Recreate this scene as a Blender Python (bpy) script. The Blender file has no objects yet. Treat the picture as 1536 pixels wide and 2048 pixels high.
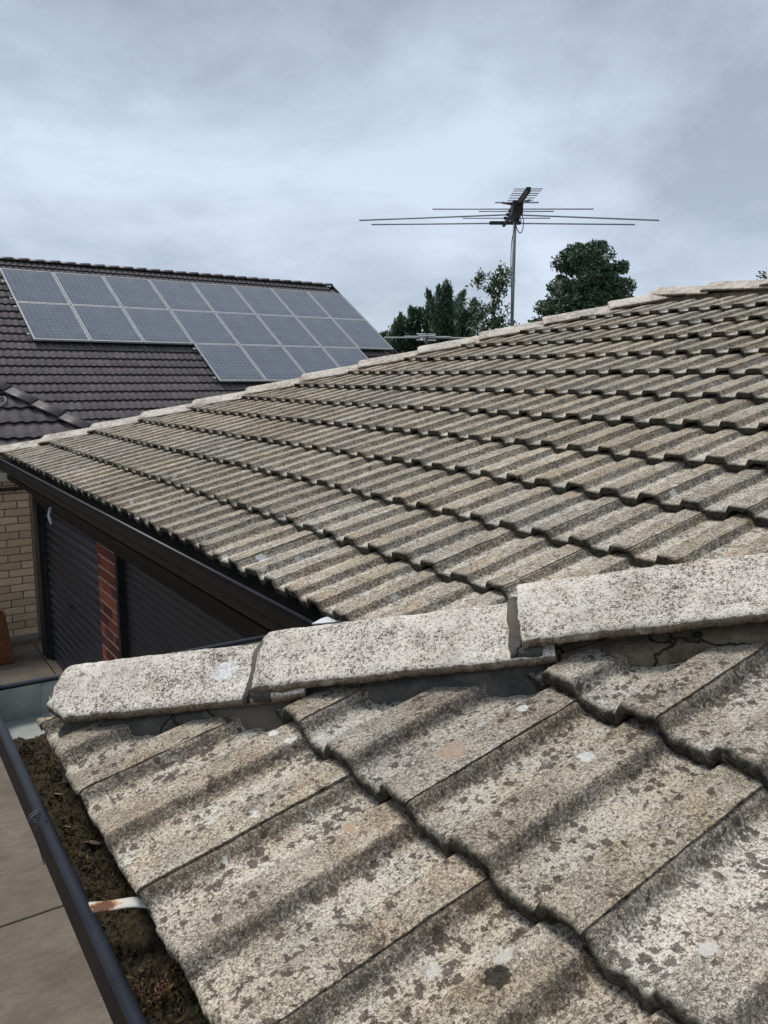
import bpy, bmesh, math, random
import numpy as np
from mathutils import Vector, Matrix, noise
random.seed(7); rng = np.random.default_rng(7)
S = bpy.context.scene
COL = S.collection
# ------------------------------------------------------------------ camera
CAM = Vector((-0.2742, -1.8794, 0.6616)); YAW, PIT, ROL, FPX = 0.5878, 0.1671, 0.0027, 1614.3
fw = Vector((math.sin(YAW)*math.cos(PIT), math.cos(YAW)*math.cos(PIT), -math.sin(PIT)))
r0 = Vector((math.cos(YAW), -math.sin(YAW), 0)); u0 = r0.cross(fw)
rt = r0*math.cos(ROL)+u0*math.sin(ROL); up = -r0*math.sin(ROL)+u0*math.cos(ROL)
cd = bpy.data.cameras.new('camera'); cam = bpy.data.objects.new('camera', cd); COL.objects.link(cam)
cd.sensor_fit = 'VERTICAL'; cd.sensor_height = 24; cd.lens = FPX*24/2048; cd.clip_start = .02; cd.clip_end = 6000
m = Matrix((rt, up, -fw)).transposed().to_4x4(); m.translation = CAM; cam.matrix_world = m
S.camera = cam
def px(q, n, k):
    """where the sight line through photo pixel q meets the plane n.P = k (used once, to measure positions)"""
    d = fw+rt*((q[0]-768)/FPX)-up*((q[1]-1024)/FPX); n = Vector(n)
    return CAM+d*((k-n.dot(CAM))/n.dot(d))
def topx(P):
    d = Vector(P)-CAM; z = d.dot(fw)
    return (768+FPX*d.dot(rt)/z, 1024-FPX*d.dot(up)/z, z)
# ------------------------------------------------------------------ node helper
class NT:
    def __init__(s, tree): s.t = tree; s.t.nodes.clear()
    def n(s, typ, ins=None, **kw):
        nd = s.t.nodes.new(typ)
        for k, v in kw.items(): setattr(nd, k, v)
        if ins:
            for k, v in ins.items():
                if isinstance(v, bpy.types.NodeSocket): s.t.links.new(v, nd.inputs[k])
                elif v is not None: nd.inputs[k].default_value = v
        return nd
    def math(s, op, a, b=0, clamp=False):
        return s.n('ShaderNodeMath', {0: a, 1: b}, operation=op, use_clamp=clamp).outputs[0]
    def mr(s, v, a, b, c=0, d=1):
        return s.n('ShaderNodeMapRange', {0: v, 1: a, 2: b, 3: c, 4: d}, clamp=True).outputs[0]
    def mix(s, f, a, b):
        nd = s.t.nodes.new('ShaderNodeMix'); nd.data_type = 'RGBA'
        for k, v in ((0, f), (6, a), (7, b)):
            if isinstance(v, bpy.types.NodeSocket): s.t.links.new(v, nd.inputs[k])
            else: nd.inputs[k].default_value = (v if k == 0 else (*v, 1)) if not (k and len(v) == 4) else v
        return nd.outputs[2]
    def noise(s, vec, sc, det=3, rough=.6, dist=0):
        return s.n('ShaderNodeTexNoise', {'Vector': vec, 'Scale': sc, 'Detail': det, 'Roughness': rough, 'Distortion': dist}).outputs[0]
    def vor(s, vec, sc, feat='F1', out=0, rnd=1):
        return s.n('ShaderNodeTexVoronoi', {'Vector': vec, 'Scale': sc, 'Randomness': rnd}, feature=feat).outputs[out]
# ------------------------------------------------------------------ world: overcast sky
SUN_EL, SUN_AZ = math.radians(62), math.radians(-26)      # azimuth measured from +y towards +x
w = bpy.data.worlds.new('World'); S.world = w; w.use_nodes = True
t = NT(w.node_tree)
sky = t.n('ShaderNodeTexSky', sky_type='NISHITA', sun_disc=False, sun_elevation=SUN_EL, sun_rotation=SUN_AZ)
gen = t.n('ShaderNodeTexCoord').outputs['Generated']
sep = t.n('ShaderNodeSeparateXYZ', {0: gen})
zc = t.math('MAXIMUM', sep.outputs[2], 0.0)
den = t.math('ADD', zc, 0.30)
pv = t.n('ShaderNodeCombineXYZ', {0: t.math('DIVIDE', sep.outputs[0], den), 1: t.math('DIVIDE', sep.outputs[1], den), 2: 8.15}).outputs[0]
n1 = t.noise(pv, 1.0, 6, .55, .5); n2 = t.noise(pv, 3.6, 6, .58, .2); n3 = t.noise(pv, .5, 2, .5)
d_ = t.math('ADD', t.math('MULTIPLY', n1, .55), t.math('ADD', t.math('MULTIPLY', n2, .23), t.math('MULTIPLY', n3, .42)))
cl = t.mr(d_, .505, .68)
lo = t.mix(cl, (.245, .288, .348), (.385, .435, .51))          # near the horizon: thin, pale blue-grey
hi = t.mix(cl, (.180, .210, .255), (.345, .395, .475))          # overhead: heavier cloud
cc = t.mix(t.mr(zc, .06, .42), lo, hi)
cc = t.n('ShaderNodeVectorMath', {0: cc, 'Scale': 9.2}, operation='SCALE').outputs[0]
mx = t.mix(.94, sky.outputs[0], cc)
bg = t.n('ShaderNodeBackground', {0: mx, 1: .1}); t.n('ShaderNodeOutputWorld', {0: bg.outputs[0]})
# ------------------------------------------------------------------ sun (soft, overcast)
sd = bpy.data.lights.new('sun', 'SUN'); sun = bpy.data.objects.new('sun', sd); COL.objects.link(sun)
sd.energy = 1.5; sd.angle = math.radians(16); sd.color = (1, .955, .89)
sv = Vector((math.sin(SUN_AZ)*math.cos(SUN_EL), math.cos(SUN_AZ)*math.cos(SUN_EL), math.sin(SUN_EL)))
sun.rotation_euler = sv.to_track_quat('Z', 'Y').to_euler()
S.view_settings.view_transform = 'Standard'; S.view_settings.look = 'None'
S.view_settings.exposure = 1.02; S.view_settings.gamma = 1; S.view_settings.use_curve_mapping = False
# ------------------------------------------------------------------ materials
def mat(name, f):
    mt = bpy.data.materials.new(name); mt.use_nodes = True; t = NT(mt.node_tree)
    d = f(t); out = t.n('ShaderNodeOutputMaterial')
    b = t.n('ShaderNodeBsdfPrincipled', {'Base Color': d['c'] if not isinstance(d['c'], tuple) else (*d['c'], 1), 'Roughness': d.get('r', .85),
                                         'Metallic': d.get('m', 0), 'Specular IOR Level': d.get('s', .3)})
    if 'h' in d:
        bp = t.n('ShaderNodeBump', {'Height': d['h'], 'Distance': d.get('hd', .002), 'Strength': d.get('hs', 1)})
        t.t.links.new(bp.outputs[0], b.inputs['Normal'])
    if 'coat' in d: b.inputs['Coat Weight'].default_value = d['coat']; b.inputs['Coat Roughness'].default_value = .05
    t.t.links.new(b.outputs[0], out.inputs[0]); return mt
def coords(t, k=37.):
    tc = t.n('ShaderNodeTexCoord').outputs['Object']
    rnd = t.n('ShaderNodeObjectInfo').outputs['Random']
    return t.n('ShaderNodeVectorMath', {0: tc, 1: t.n('ShaderNodeCombineXYZ', {0: t.math('MULTIPLY', rnd, k), 1: t.math('MULTIPLY', rnd, k*1.7), 2: t.math('MULTIPLY', rnd, k*.6)}).outputs[0]}, operation='ADD').outputs[0], rnd
def spots_mask(t, spots):
    """lichen rosettes growing at given places of the roof; returns mask"""
    pos = t.n('ShaderNodeNewGeometry').outputs['Position']
    wob = t.noise(pos, 95, 3, .6)
    acc = None
    for (P, r) in spots:
        d = t.n('ShaderNodeVectorMath', {0: pos, 1: tuple(P)}, operation='DISTANCE').outputs['Value']
        v = t.math('DIVIDE', d, r); acc = v if acc is None else t.math('MINIMUM', acc, v)
    acc = t.math('ADD', acc, t.math('MULTIPLY', t.math('SUBTRACT', wob, .5), 1.5))
    return t.mr(acc, .95, .78)
def attr(t, name): return t.n('ShaderNodeAttribute', attribute_name=name).outputs['Fac']
def ramp(t, v, stops):
    nd = t.n('ShaderNodeValToRGB', {0: v}); e = nd.color_ramp.elements
    while len(e) < len(stops): e.new(.5)
    for el, (p, c) in zip(e, stops): el.position = p; el.color = (*c, 1)
    return nd.outputs[0]
def tile_mat(name, near, spots_white=(), spots_tan=(), spots_dark=()):
    def f(t):
        v, rnd = coords(t)
        k = 1.0 if near else .62
        pan, side, edge = attr(t, 'pan'), attr(t, 'side'), attr(t, 'edge')
        vs = t.n('ShaderNodeMapping', {0: v, 3: (.5, 1, 1)}).outputs[0]      # run-off streaks the growth along the slope
        big = t.noise(v, 7, 3, .6); med = t.noise(vs, 42*k, 5, .65, .4); fine = t.noise(v, 225*k, 4, .8); grit = t.noise(v, 520*k, 2, .75)
        z = t.math('ADD', t.math('MULTIPLY', fine, .5), t.math('MULTIPLY', grit, .5))
        z = t.math('ADD', z, t.math('MULTIPLY', t.math('SUBTRACT', med, .5), .22 if near else .13))
        z = t.math('ADD', z, t.math('MULTIPLY', t.math('SUBTRACT', big, .5), .18 if near else .12))
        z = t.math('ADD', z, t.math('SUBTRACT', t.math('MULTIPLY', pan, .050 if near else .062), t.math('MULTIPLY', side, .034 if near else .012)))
        c = ramp(t, z, ((.36, (.125, .108, .085)), (.45, (.245, .218, .175)), (.50, (.365, .330, .268)), (.55, (.525, .485, .405)), (.63, (.70, .66, .58))))
        tint = t.mr(t.noise(v, 11, 2), .42, .62)
        c = t.mix(t.math('MULTIPLY', t.math('SUBTRACT', t.math('ADD', tint, .35), t.math('MULTIPLY', pan, .5)), .32), c, t.n('ShaderNodeVectorMath', {0: c, 1: (1.0, .80, .60)}, operation='MULTIPLY').outputs[0])
        # crisp dark grains, dense and almost closed on the flanks of the ribs, loose elsewhere
        gr = t.math('ADD', t.noise(v, 205*k, 4, .72), t.math('MULTIPLY', t.math('SUBTRACT', .5, t.noise(v, 27, 3, .6)), .22 if near else .12))
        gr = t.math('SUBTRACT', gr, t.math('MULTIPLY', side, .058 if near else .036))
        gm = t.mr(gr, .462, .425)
        c = t.mix(t.math('MULTIPLY', gm, .74), c, t.mix(t.mr(grit, .42, .6), (.060, .050, .040), (.135, .112, .088)))
        # dark brown blots, hard edged
        bl = t.math('ADD', t.noise(v, 52, 5, .72), t.math('ADD', t.math('MULTIPLY', pan, .022), t.math('MULTIPLY', t.math('SUBTRACT', t.noise(v, 9, 2), .5), .30)))
        blot = t.mr(bl, .600, .620)
        vn = t.n('ShaderNodeTexVoronoi', {'Vector': v, 'Scale': 62*k, 'Randomness': 1.})
        vr_ = t.n('ShaderNodeSeparateXYZ', {0: vn.outputs['Color']}).outputs[0]
        dd_ = t.math('ADD', vn.outputs['Distance'], t.math('MULTIPLY', t.math('SUBTRACT', fine, .5), 1.1))
        rad = t.math('MULTIPLY', t.mr(t.math('ADD', vr_, t.math('ADD', t.math('MULTIPLY', pan, .16), t.math('MULTIPLY', t.math('SUBTRACT', t.noise(v, 12, 2), .5), 1.1))), .62, 1.05), .40)
        dot = t.mr(t.math('SUBTRACT', dd_, rad), .05, -.02)
        blot = t.math('MULTIPLY', t.math('MAXIMUM', blot, t.math('MULTIPLY', dot, .95)), 1.0 if near else .6)
        c = t.mix(t.math('MULTIPLY', blot, .84), c, t.mix(t.mr(fine, .4, .6), (.088, .060, .048), (.040, .034, .031)))
        # small pale rosettes scattered anywhere
        ros = t.mr(t.math('ADD', t.vor(v, 8.5), t.math('MULTIPLY', t.noise(v, 90, 3), .16)), .185, .165)
        c = t.mix(t.math('MULTIPLY', ros, .7), c, (.60, .585, .53))
        eg = t.math('MULTIPLY', edge, t.mr(t.noise(v, 60, 3, .7), .20 if near else .0, .40 if near else .12))
        c = t.mix(t.math('MULTIPLY', eg, .95), c, t.mix(t.mr(t.noise(v, 90, 3, .7), .42, .6), (.020, .021, .016), (.075, .070, .055)))
        for sps, col in ((spots_white, (.78, .78, .74)), (spots_tan, (.50, .36, .25)), (spots_dark, (.022, .020, .019))):
            if sps: c = t.mix(t.math('MULTIPLY', spots_mask(t, sps), .88), c, t.mix(t.mr(fine, .4, .6), tuple(x*.72 for x in col), col))
        hs = t.n('ShaderNodeHueSaturation', {'Value': t.mr(rnd, 0, 1, .86, 1.12), 'Saturation': t.mr(t.math('FRACT', t.math('MULTIPLY', rnd, 13.7)), 0, 1, .85, 1.12), 'Color': c})
        h = t.math('ADD', t.math('MULTIPLY', grit, .5), t.math('ADD', t.math('MULTIPLY', fine, 1.0), t.math('MULTIPLY', med, .6)))
        h = t.math('SUBTRACT', h, t.math('MULTIPLY', blot, .15))
        return dict(c=hs.outputs[0], r=.95, s=.12, h=h, hd=.0026 if near else .0032, hs=1)
    return mat(name, f)
def cap_mat(name, white, tan, dark, k=1.0):
    def f(t):
        v, rnd = coords(t)
        edge = attr(t, 'edge')
        big = t.noise(v, 6, 3, .6); med = t.noise(v, 30, 5, .65); fine = t.noise(v, 165, 4, .8); grit = t.noise(v, 460, 2, .75)
        z = t.math('ADD', t.math('MULTIPLY', fine, .58), t.math('MULTIPLY', grit, .42))
        z = t.math('ADD', z, t.math('MULTIPLY', t.math('SUBTRACT', .5, med), .20))
        z = t.math('ADD', z, t.math('MULTIPLY', t.math('SUBTRACT', .5, big), .17))
        c = ramp(t, z, ((.42, tuple(x*k for x in (.10, .08, .072))), (.455, tuple(x*k for x in (.25, .215, .19))), (.485, tuple(x*k for x in (.53, .49, .44))), (.53, tuple(x*k for x in (.67, .64, .59))), (.64, tuple(x*k for x in (.80, .775, .73)))))
        pk = t.mr(t.noise(v, 16, 3, .6), .5, .66)
        c = t.mix(t.math('MULTIPLY', pk, .22), c, t.n('ShaderNodeVectorMath', {0: c, 1: (.86, .72, .66)}, operation='MULTIPLY').outputs[0])
        sp2 = t.math('MULTIPLY', t.mr(t.math('ADD', t.vor(v, 70), t.math('MULTIPLY', fine, .6)), .46, .36), t.mr(t.noise(v, 12, 2), .50, .60))
        c = t.mix(t.math('MULTIPLY', sp2, .75), c, (.085, .058, .055))
        grime = t.mr(t.math('ADD', t.noise(v, 8, 5, .65, .5), t.math('MULTIPLY', t.math('SUBTRACT', fine, .5), .6)), .52, .72)
        c = t.mix(t.math('MULTIPLY', grime, .5), c, (.25*k, .225*k, .19*k))
        c = t.n('ShaderNodeVectorMath', {0: c, 1: (1.03, 1.005, .955)}, operation='MULTIPLY').outputs[0]
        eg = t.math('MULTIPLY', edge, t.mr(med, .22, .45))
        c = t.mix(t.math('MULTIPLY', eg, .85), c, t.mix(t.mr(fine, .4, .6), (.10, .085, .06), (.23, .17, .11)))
        for sps, col in ((white, (.80, .80, .78)), (tan, (.56, .42, .31)), (dark, (.03, .027, .027))):
            if sps: c = t.mix(t.math('MULTIPLY', spots_mask(t, sps), .85), c, t.mix(t.mr(fine, .4, .6), tuple(x*.62 for x in col), col))
        h = t.math('ADD', t.math('MULTIPLY', grit, .5), t.math('ADD', t.math('MULTIPLY', fine, .9), t.math('MULTIPLY', med, .3)))
        return dict(c=c, r=.95, s=.12, h=h, hd=.0032)
    return mat(name, f)
def simple(name, c1, c2, sc=8, r=.6, m=0, s=.4, hd=0, det=4):
    def f(t):
        v, rnd = coords(t); n = t.noise(v, sc, det, .65)
        d = dict(c=t.mix(t.mr(n, .35, .65), c1, c2), r=r, m=m, s=s)
        if hd: d['h'] = t.noise(v, sc*6, 4, .7); d['hd'] = hd
        return d
    return mat(name, f)
# ------------------------------------------------------------------ mesh helpers
def new_mesh(name, V, F, mats=(), smooth=False, attrs=None):
    me = bpy.data.meshes.new(name); me.from_pydata([tuple(v) for v in V], [], [tuple(f) for f in F]); me.update()
    for mt in mats: me.materials.append(mt)
    if smooth: me.polygons.foreach_set('use_smooth', [True]*len(me.polygons))
    if attrs:
        for k, a in attrs.items():
            at = me.attributes.new(k, 'FLOAT', 'POINT'); at.data.foreach_set('value', np.asarray(a, dtype=np.float32))
    return me
def put(name, me, parent=None, mw=None, loc=None):
    o = bpy.data.objects.new(name, me); COL.objects.link(o)
    if mw is not None: o.matrix_world = mw
    if loc is not None: o.location = loc
    if parent is not None:
        o.parent = parent; o.matrix_parent_inverse = parent.matrix_basis.inverted()
    return o
def thing(name, label, cat, loc=(0, 0, 0), group=None, kind=None):
    o = bpy.data.objects.new(name, None); COL.objects.link(o); o.location = loc; o.empty_display_size = .1
    return tag(o, label, cat, group, kind)
def tag(o, label=None, cat=None, group=None, kind=None):
    if label: o['label'] = label
    if cat: o['category'] = cat
    if group: o['group'] = group
    if kind: o['kind'] = kind
    return o
class MB:
    def __init__(s): s.V = []; s.F = []
    def box(s, a, b, M=None, bev=0):
        x0, y0, z0 = a; x1, y1, z1 = b; k = len(s.V)
        P = [Vector(p) for p in ((x0,y0,z0),(x1,y0,z0),(x1,y1,z0),(x0,y1,z0),(x0,y0,z1),(x1,y0,z1),(x1,y1,z1),(x0,y1,z1))]
        s.V += [(M@p if M else p) for p in P]
        s.F += [tuple(k+i for i in f) for f in ((0,3,2,1),(4,5,6,7),(0,1,5,4),(1,2,6,5),(2,3,7,6),(3,0,4,7))]
        return s
    def tube(s, pts, r, n=8, cap=True):
        pts = [Vector(p) for p in pts]; k = len(s.V); rr = r if isinstance(r, (list, tuple)) else [r]*len(pts)
        prev = None
        for i, p in enumerate(pts):
            d = (pts[min(i+1, len(pts)-1)]-pts[max(i-1, 0)]).normalized()
            if prev is None: a = d.orthogonal().normalized()
            else: a = (prev-d*prev.dot(d)).normalized()
            prev = a; b = d.cross(a)
            for j in range(n):
                an = 2*math.pi*j/n; s.V.append(p+(a*math.cos(an)+b*math.sin(an))*rr[i])
        for i in range(len(pts)-1):
            for j in range(n):
                j2 = (j+1) % n; s.F.append((k+i*n+j, k+i*n+j2, k+(i+1)*n+j2, k+(i+1)*n+j))
        if cap: s.F.append(tuple(k+j for j in reversed(range(n)))); s.F.append(tuple(k+(len(pts)-1)*n+j for j in range(n)))
        return s
    def prism(s, prof, A, B, up_=(0, 0, 1), side=None, close=True):
        """sweep a 2-D profile (side, up) from A to B"""
        A, B, U = Vector(A), Vector(B), Vector(up_); d = (B-A).normalized(); sd_ = Vector(side) if side else d.cross(U).normalized()
        k = len(s.V); n = len(prof)
        for P in (A, B):
            for (a, b) in prof: s.V.append(P+sd_*a+U*b)
        for j in range(n if close else n-1):
            j2 = (j+1) % n; s.F.append((k+j, k+j2, k+n+j2, k+n+j))
        if close: s.F.append(tuple(k+j for j in reversed(range(n)))); s.F.append(tuple(k+n+j for j in range(n)))
        return s
    def mesh(s, name, mts, smooth=False): 
        me = new_mesh(name, s.V, s.F, mts if isinstance(mts, (list, tuple)) else [mts], smooth)
        bm = bmesh.new(); bm.from_mesh(me); bmesh.ops.recalc_face_normals(bm, faces=bm.faces); bm.to_mesh(me); bm.free()
        return me
def bevel(me, w, seg=1):
    bm = bmesh.new(); bm.from_mesh(me); bmesh.ops.bevel(bm, geom=bm.edges[:], offset=w, segments=seg, affect='EDGES', profile=.5); bm.to_mesh(me); bm.free(); return me
def fb(x, y, z, o=3): return noise.fractal(Vector((x, y, z)), 1.0, 2.0, o)
# ------------------------------------------------------------------ roof geometry constants
T = 0.3194; CS = 1/math.sqrt(1+T*T); SN = T*CS
G = 0.3205                                   # course gauge
XM, YM, ZM = 0.838, 5.80, -0.034             # eave corner of the main wing
YF = -0.24                                   # eave corner of the near wing
RIDGE = 3.88
ZF = -0.034
GROUND = -1.95
class Plane:
    def __init__(s, O, Sd, N): s.O = Vector(O); s.S = Vector(Sd).normalized(); s.N = Vector(N).normalized(); s.Y = s.N.cross(s.S)
    def M(s, a, y, n=0, tilt=0, yaw=0):
        """frame at distance a up the slope, y along the eave"""
        R = Matrix((s.S, s.Y, s.N)).transposed().to_4x4()
        R = R@Matrix.Rotation(yaw, 4, 'Z')@Matrix.Rotation(tilt, 4, 'Y')
        R.translation = s.O+s.S*a+s.Y*y+s.N*n; return R
PF = Plane((0, 0, ZF), (CS, 0, SN), (-SN, 0, CS))
PM = Plane((XM, 0, ZM), (CS, 0, SN), (-SN, 0, CS))
# ------------------------------------------------------------------ trapezoidal concrete tile
PROF = [(0, .0185), (.004, .0185), (.016, .0), (.0785, .0), (.0900, .0205), (.1500, .0205), (.1625, .0), (.2285, .0), (.2400, .0215), (.3005, .0215)]
def prof(u):
    for (a, ha), (b, hb) in zip(PROF, PROF[1:]):
        if u <= b:
            f = (u-a)/(b-a) if b > a else 0
            return ha+(hb-ha)*f
    return PROF[-1][1]
def prof_s(u, r=.0026):      # softened edges
    return sum(prof(min(max(u+d*r, 0), .3005)) for d in (-1, -.5, 0, .5, 1))/5 if u > .004 else prof(u)
def make_tile(mats, ns, nu, length=.40, amp=1.0, seed=0, name='roof_tile', wear=1.0, ek=1.0):
    FH, TH = (.031, .0215) if nu > 40 else (.0295, .0205)
    ss = [0, .0025, .007] + list(np.linspace(.014, length, ns))
    us = list(np.linspace(0, .3, nu)) if nu > 40 else sorted(set([0, .004, .010, .016, .030, .048, .066, .0785, .084, .0900, .105, .122, .136, .1500, .156, .1625, .19, .21, .2285, .234, .2400, .255, .27, .285, .2985]))
    V = []; pan = []; side = []; edge = []; nn = len(us)
    ts = 1.5*seed+3.1
    for i, s_ in enumerate(ss):
        for u in us:
            h = prof_s(u) if nu > 40 else prof(u)
            dr = (.0042 if nu > 40 else .002)*max(0, 1-s_/.009)**1.6                      # worn nose
            n_ = h+FH*(1-s_/G)-dr
            sx = s_
            if amp:
                n_ += amp*(.0016*fb(s_*14, u*20, ts, 2)+.0010*fb(s_*70, u*70, ts+5, 3))
                if s_ < .03: sx += amp*wear*(.0042*fb(u*26, ts, 1.3, 3)+.0022*fb(u*120, ts, 8, 2))*(1-s_/.03)
            V.append((sx, -u, n_))
            pan.append(max(0, min(1, 1-h/.008)))
            sv_ = 0
            for a_, b_ in ((.003, .016), (.150, .1625)):          # flanks on one side of each rib, coloured darker
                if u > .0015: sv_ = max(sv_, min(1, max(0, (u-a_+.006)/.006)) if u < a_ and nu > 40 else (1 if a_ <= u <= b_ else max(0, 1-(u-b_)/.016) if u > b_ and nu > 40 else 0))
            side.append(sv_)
            edge.append(ek*max(0, 1-s_/(.008 if nu > 40 else .016)))
    F = []
    for i in range(len(ss)-1):
        for j in range(nn-1): F.append((i*nn+j, i*nn+j+1, (i+1)*nn+j+1, (i+1)*nn+j))
    # front face and underside
    k = len(V); th = TH
    for lev in (0.45, 1.0):
        for j in range(nn):
            x, y, z = V[j]; 
            xx = x+(.0012 if lev < 1 else .003)+(amp*.0022*fb(y*90, lev*3, ts, 3) if amp else 0)
            V.append((xx-.0012, y, z-th*lev*(.5 if -y > .246 else 1))); pan.append(0); side.append(0); edge.append(ek)
    kb = len(V)
    for j in range(nn):
        x, y, z = V[(len(ss)-1)*nn+j]; V.append((x, y, z-th)); pan.append(0); side.append(0); edge.append(1)
    for j in range(nn-1):
        F.append((j+1, j, k+j, k+j+1)); F.append((k+j+1, k+j, k+nn+j, k+nn+j+1)); F.append((k+nn+j+1, k+nn+j, kb+j, kb+j+1))
    # side skirts
    L0 = [i*nn for i in range(len(ss))]; L1 = [i*nn+nn-1 for i in range(len(ss))]
    for L, flip in ((L0, 0), (L1, 1)):
        q = len(V)
        for i in L:
            x, y, z = V[i]; V.append((x, y-(.001 if flip else -.001), z-.012)); pan.append(0); side.append(1); edge.append(.6)
        for a in range(len(L)-1):
            f = (L[a], L[a+1], q+a+1, q+a); F.append(f if flip else f[::-1])
    return new_mesh(name, V, F, mats, nu > 40, dict(pan=pan, side=side, edge=edge))
def cut(me, M, planes):
    """copy of a mesh cut by world planes (co, no): the side the normal points to is removed"""
    m2 = me.copy(); bm = bmesh.new(); bm.from_mesh(m2); Mi = M.inverted(); R = Mi.to_3x3()
    for co, no in planes:
        if not bm.verts: break
        r = bmesh.ops.bisect_plane(bm, geom=bm.verts[:]+bm.edges[:]+bm.faces[:], plane_co=Mi@Vector(co), plane_no=(R@Vector(no)).normalized(), clear_outer=True)
    n = len(bm.faces); bm.to_mesh(m2); bm.free()
    if n == 0: bpy.data.meshes.remove(m2); return None
    return m2
def classify(M, co, no, L=.4, W=.3):
    ds = [(M@Vector((a, -b, .01))-Vector(co)).dot(Vector(no)) for a in (0, L) for b in (0, W)]
    return -1 if max(ds) < 0 else (1 if min(ds) > 0 else 0)
# rosettes and blots read off the photograph, placed on the roof planes
def onF(q): return px(q, (-SN, 0, CS), ZF*CS+.028)
def onM(q): return px(q, (-SN, 0, CS), PM.O.dot(PM.N)+.03)
sw = [(onF(q), r) for q, r in (((1000, 1397), .013), ((1045, 1418), .010), ((1174, 1518), .013), ((788, 1697), .013), ((980, 1867), .016), ((582, 1475), .012), ((546, 1462), .010), ((512, 1640), .013), ((230, 1527), .016), ((1205, 1442), .012), ((1478, 1390), .010), ((455, 1722), .009))]
st = [(onF(q), r) for q, r in (((695, 1650), .012), ((905, 1520), .030), ((1010, 1340), .02))]
sk = [(onF(q), r) for q, r in (((505, 1578), .020), ((520, 1590), .016), ((1245, 1800), .020), ((1260, 1780), .013), ((740, 1780), .012), ((1190, 1888), .014), ((995, 1955), .016), ((806, 2035), .014), ((1400, 1518), .012), ((790, 1455), .014), ((130, 1500), .013))]
mw_ = [(onM(q), r) for q, r in (((449, 1116), .018), ((523, 1115), .018), ((497, 1121), .013), ((1215, 917), .014), ((1050, 849), .02), ((1345, 987), .016), ((840, 905), .018), ((1291, 690), .03), ((1362, 785), .02))]
mt_ = [(onM(q), r) for q, r in (((1090, 780), .035), ((1108, 772), .035), ((1128, 764), .03), ((1000, 1166), .016), ((1018, 1158), .016), ((1460, 1097), .022), ((1075, 870), .025), ((1140, 985), .03))]
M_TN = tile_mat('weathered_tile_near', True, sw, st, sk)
M_TM = tile_mat('weathered_tile', False, mw_, mt_, ())
HN = Vector((1, 1, 0)).normalized()
def onH(q): return px(q, (1, 1, 0), YF-.08)
M_CN = cap_mat('lichen_white_cap', [(onH(q), r) for q, r in (((450, 1340), .026), ((925, 1250), .014), ((1345, 1203), .012), ((1125, 1270), .010))],
               [(onH(q), r) for q, r in (((725, 1317), .024), ((918, 1237), .014), ((570, 1360), .016))],
               [(onH(q), r) for q, r in (((1350, 1160), .016), ((330, 1402), .016), ((355, 1398), .012), ((305, 1405), .010), ((970, 1275), .010))])
M_CM = cap_mat('cap_far', [], [], [], .92)
def mortar_f(c1, c2, cs_):
    def f(t):
        pos = t.n('ShaderNodeTexCoord').outputs['Object']; n = t.noise(pos, 26, 5, .7); g_ = t.noise(pos, 260, 3, .75); n3 = t.noise(pos, 8, 3, .6)
        c = t.mix(t.mr(t.math('ADD', t.math('MULTIPLY', n, .6), t.math('MULTIPLY', g_, .4)), .38, .62), c1, c2)
        c = t.mix(t.mr(n3, .52, .68, 0, .7), c, cs_)
        wv = t.n('ShaderNodeVectorMath', {0: pos, 1: t.n('ShaderNodeVectorMath', {0: t.n('ShaderNodeTexNoise', {'Vector': pos, 'Scale': 22., 'Detail': 3.}).outputs['Color'], 'Scale': .05}, operation='SCALE').outputs[0]}, operation='ADD').outputs[0]
        cr_ = t.mr(t.vor(wv, 4.0, 'DISTANCE_TO_EDGE'), .002, .009)
        c = t.mix(cr_, (.03, .027, .024), c)
        return dict(c=c, r=.95, s=.1, h=t.math('ADD', t.math('ADD', g_, n), t.math('MULTIPLY', cr_, 1.4)), hd=.0028)
    return f
M_MOR = mat('dark_mortar', mortar_f((.055, .052, .047), (.115, .109, .098), (.17, .150, .120)))
M_MORB = mat('mossy_mortar', mortar_f((.085, .070, .048), (.21, .170, .115), (.10, .095, .08)))
M_DECK = simple('roof_batten_timber', (.018, .015, .012), (.035, .028, .022), 10, .9)
M_RIM = simple('gutter_enamel_dark', (.006, .008, .013), (.013, .016, .025), 14, .42, 0, .4)
M_GIN = simple('gutter_zinc_inside', (.235, .25, .235), (.35, .365, .345), 9, .5, .25, .4)
M_FASC = simple('brown_fascia_paint', (.008, .0065, .0055), (.015, .012, .009), 6, .6, 0, .18)
M_BLK = simple('black_steel', (.006, .006, .007), (.014, .014, .015), 6, .55)
# ------------------------------------------------------------------ THE SETTING
def pave_f(t):
    v, rnd = coords(t); n = t.noise(v, 3, 5, .65); n2 = t.noise(t.n('ShaderNodeMapping', {0: v, 3: (1, 3.2, 1)}).outputs[0], 9, 5, .7); g = t.noise(v, 90, 3, .7)
    c = t.mix(t.mr(n, .3, .7), (.115, .094, .074), (.19, .16, .128)); c = t.mix(t.math('MULTIPLY', t.mr(n2, .42, .68), .45), c, (.075, .060, .047))
    sc = t.math('MULTIPLY', t.mr(t.math('ABSOLUTE', t.math('SUBTRACT', t.noise(v, 2.1, 5, .6, 1.2), .5)), .006, .0), t.mr(t.noise(v, 3.3, 2), .52, .62))
    c = t.mix(t.math('MULTIPLY', sc, .5), c, (.30, .27, .23))
    c = t.mix(t.mr(g, .62, .78, 0, .35), c, (.26, .23, .19))
    return dict(c=c, r=.8, s=.25, h=g, hd=.003)
M_PAVE = mat('worn_concrete_paving', pave_f)
M_GROUND = simple('ground_earth', (.09, .075, .055), (.16, .14, .11), .6, .95)
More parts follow.
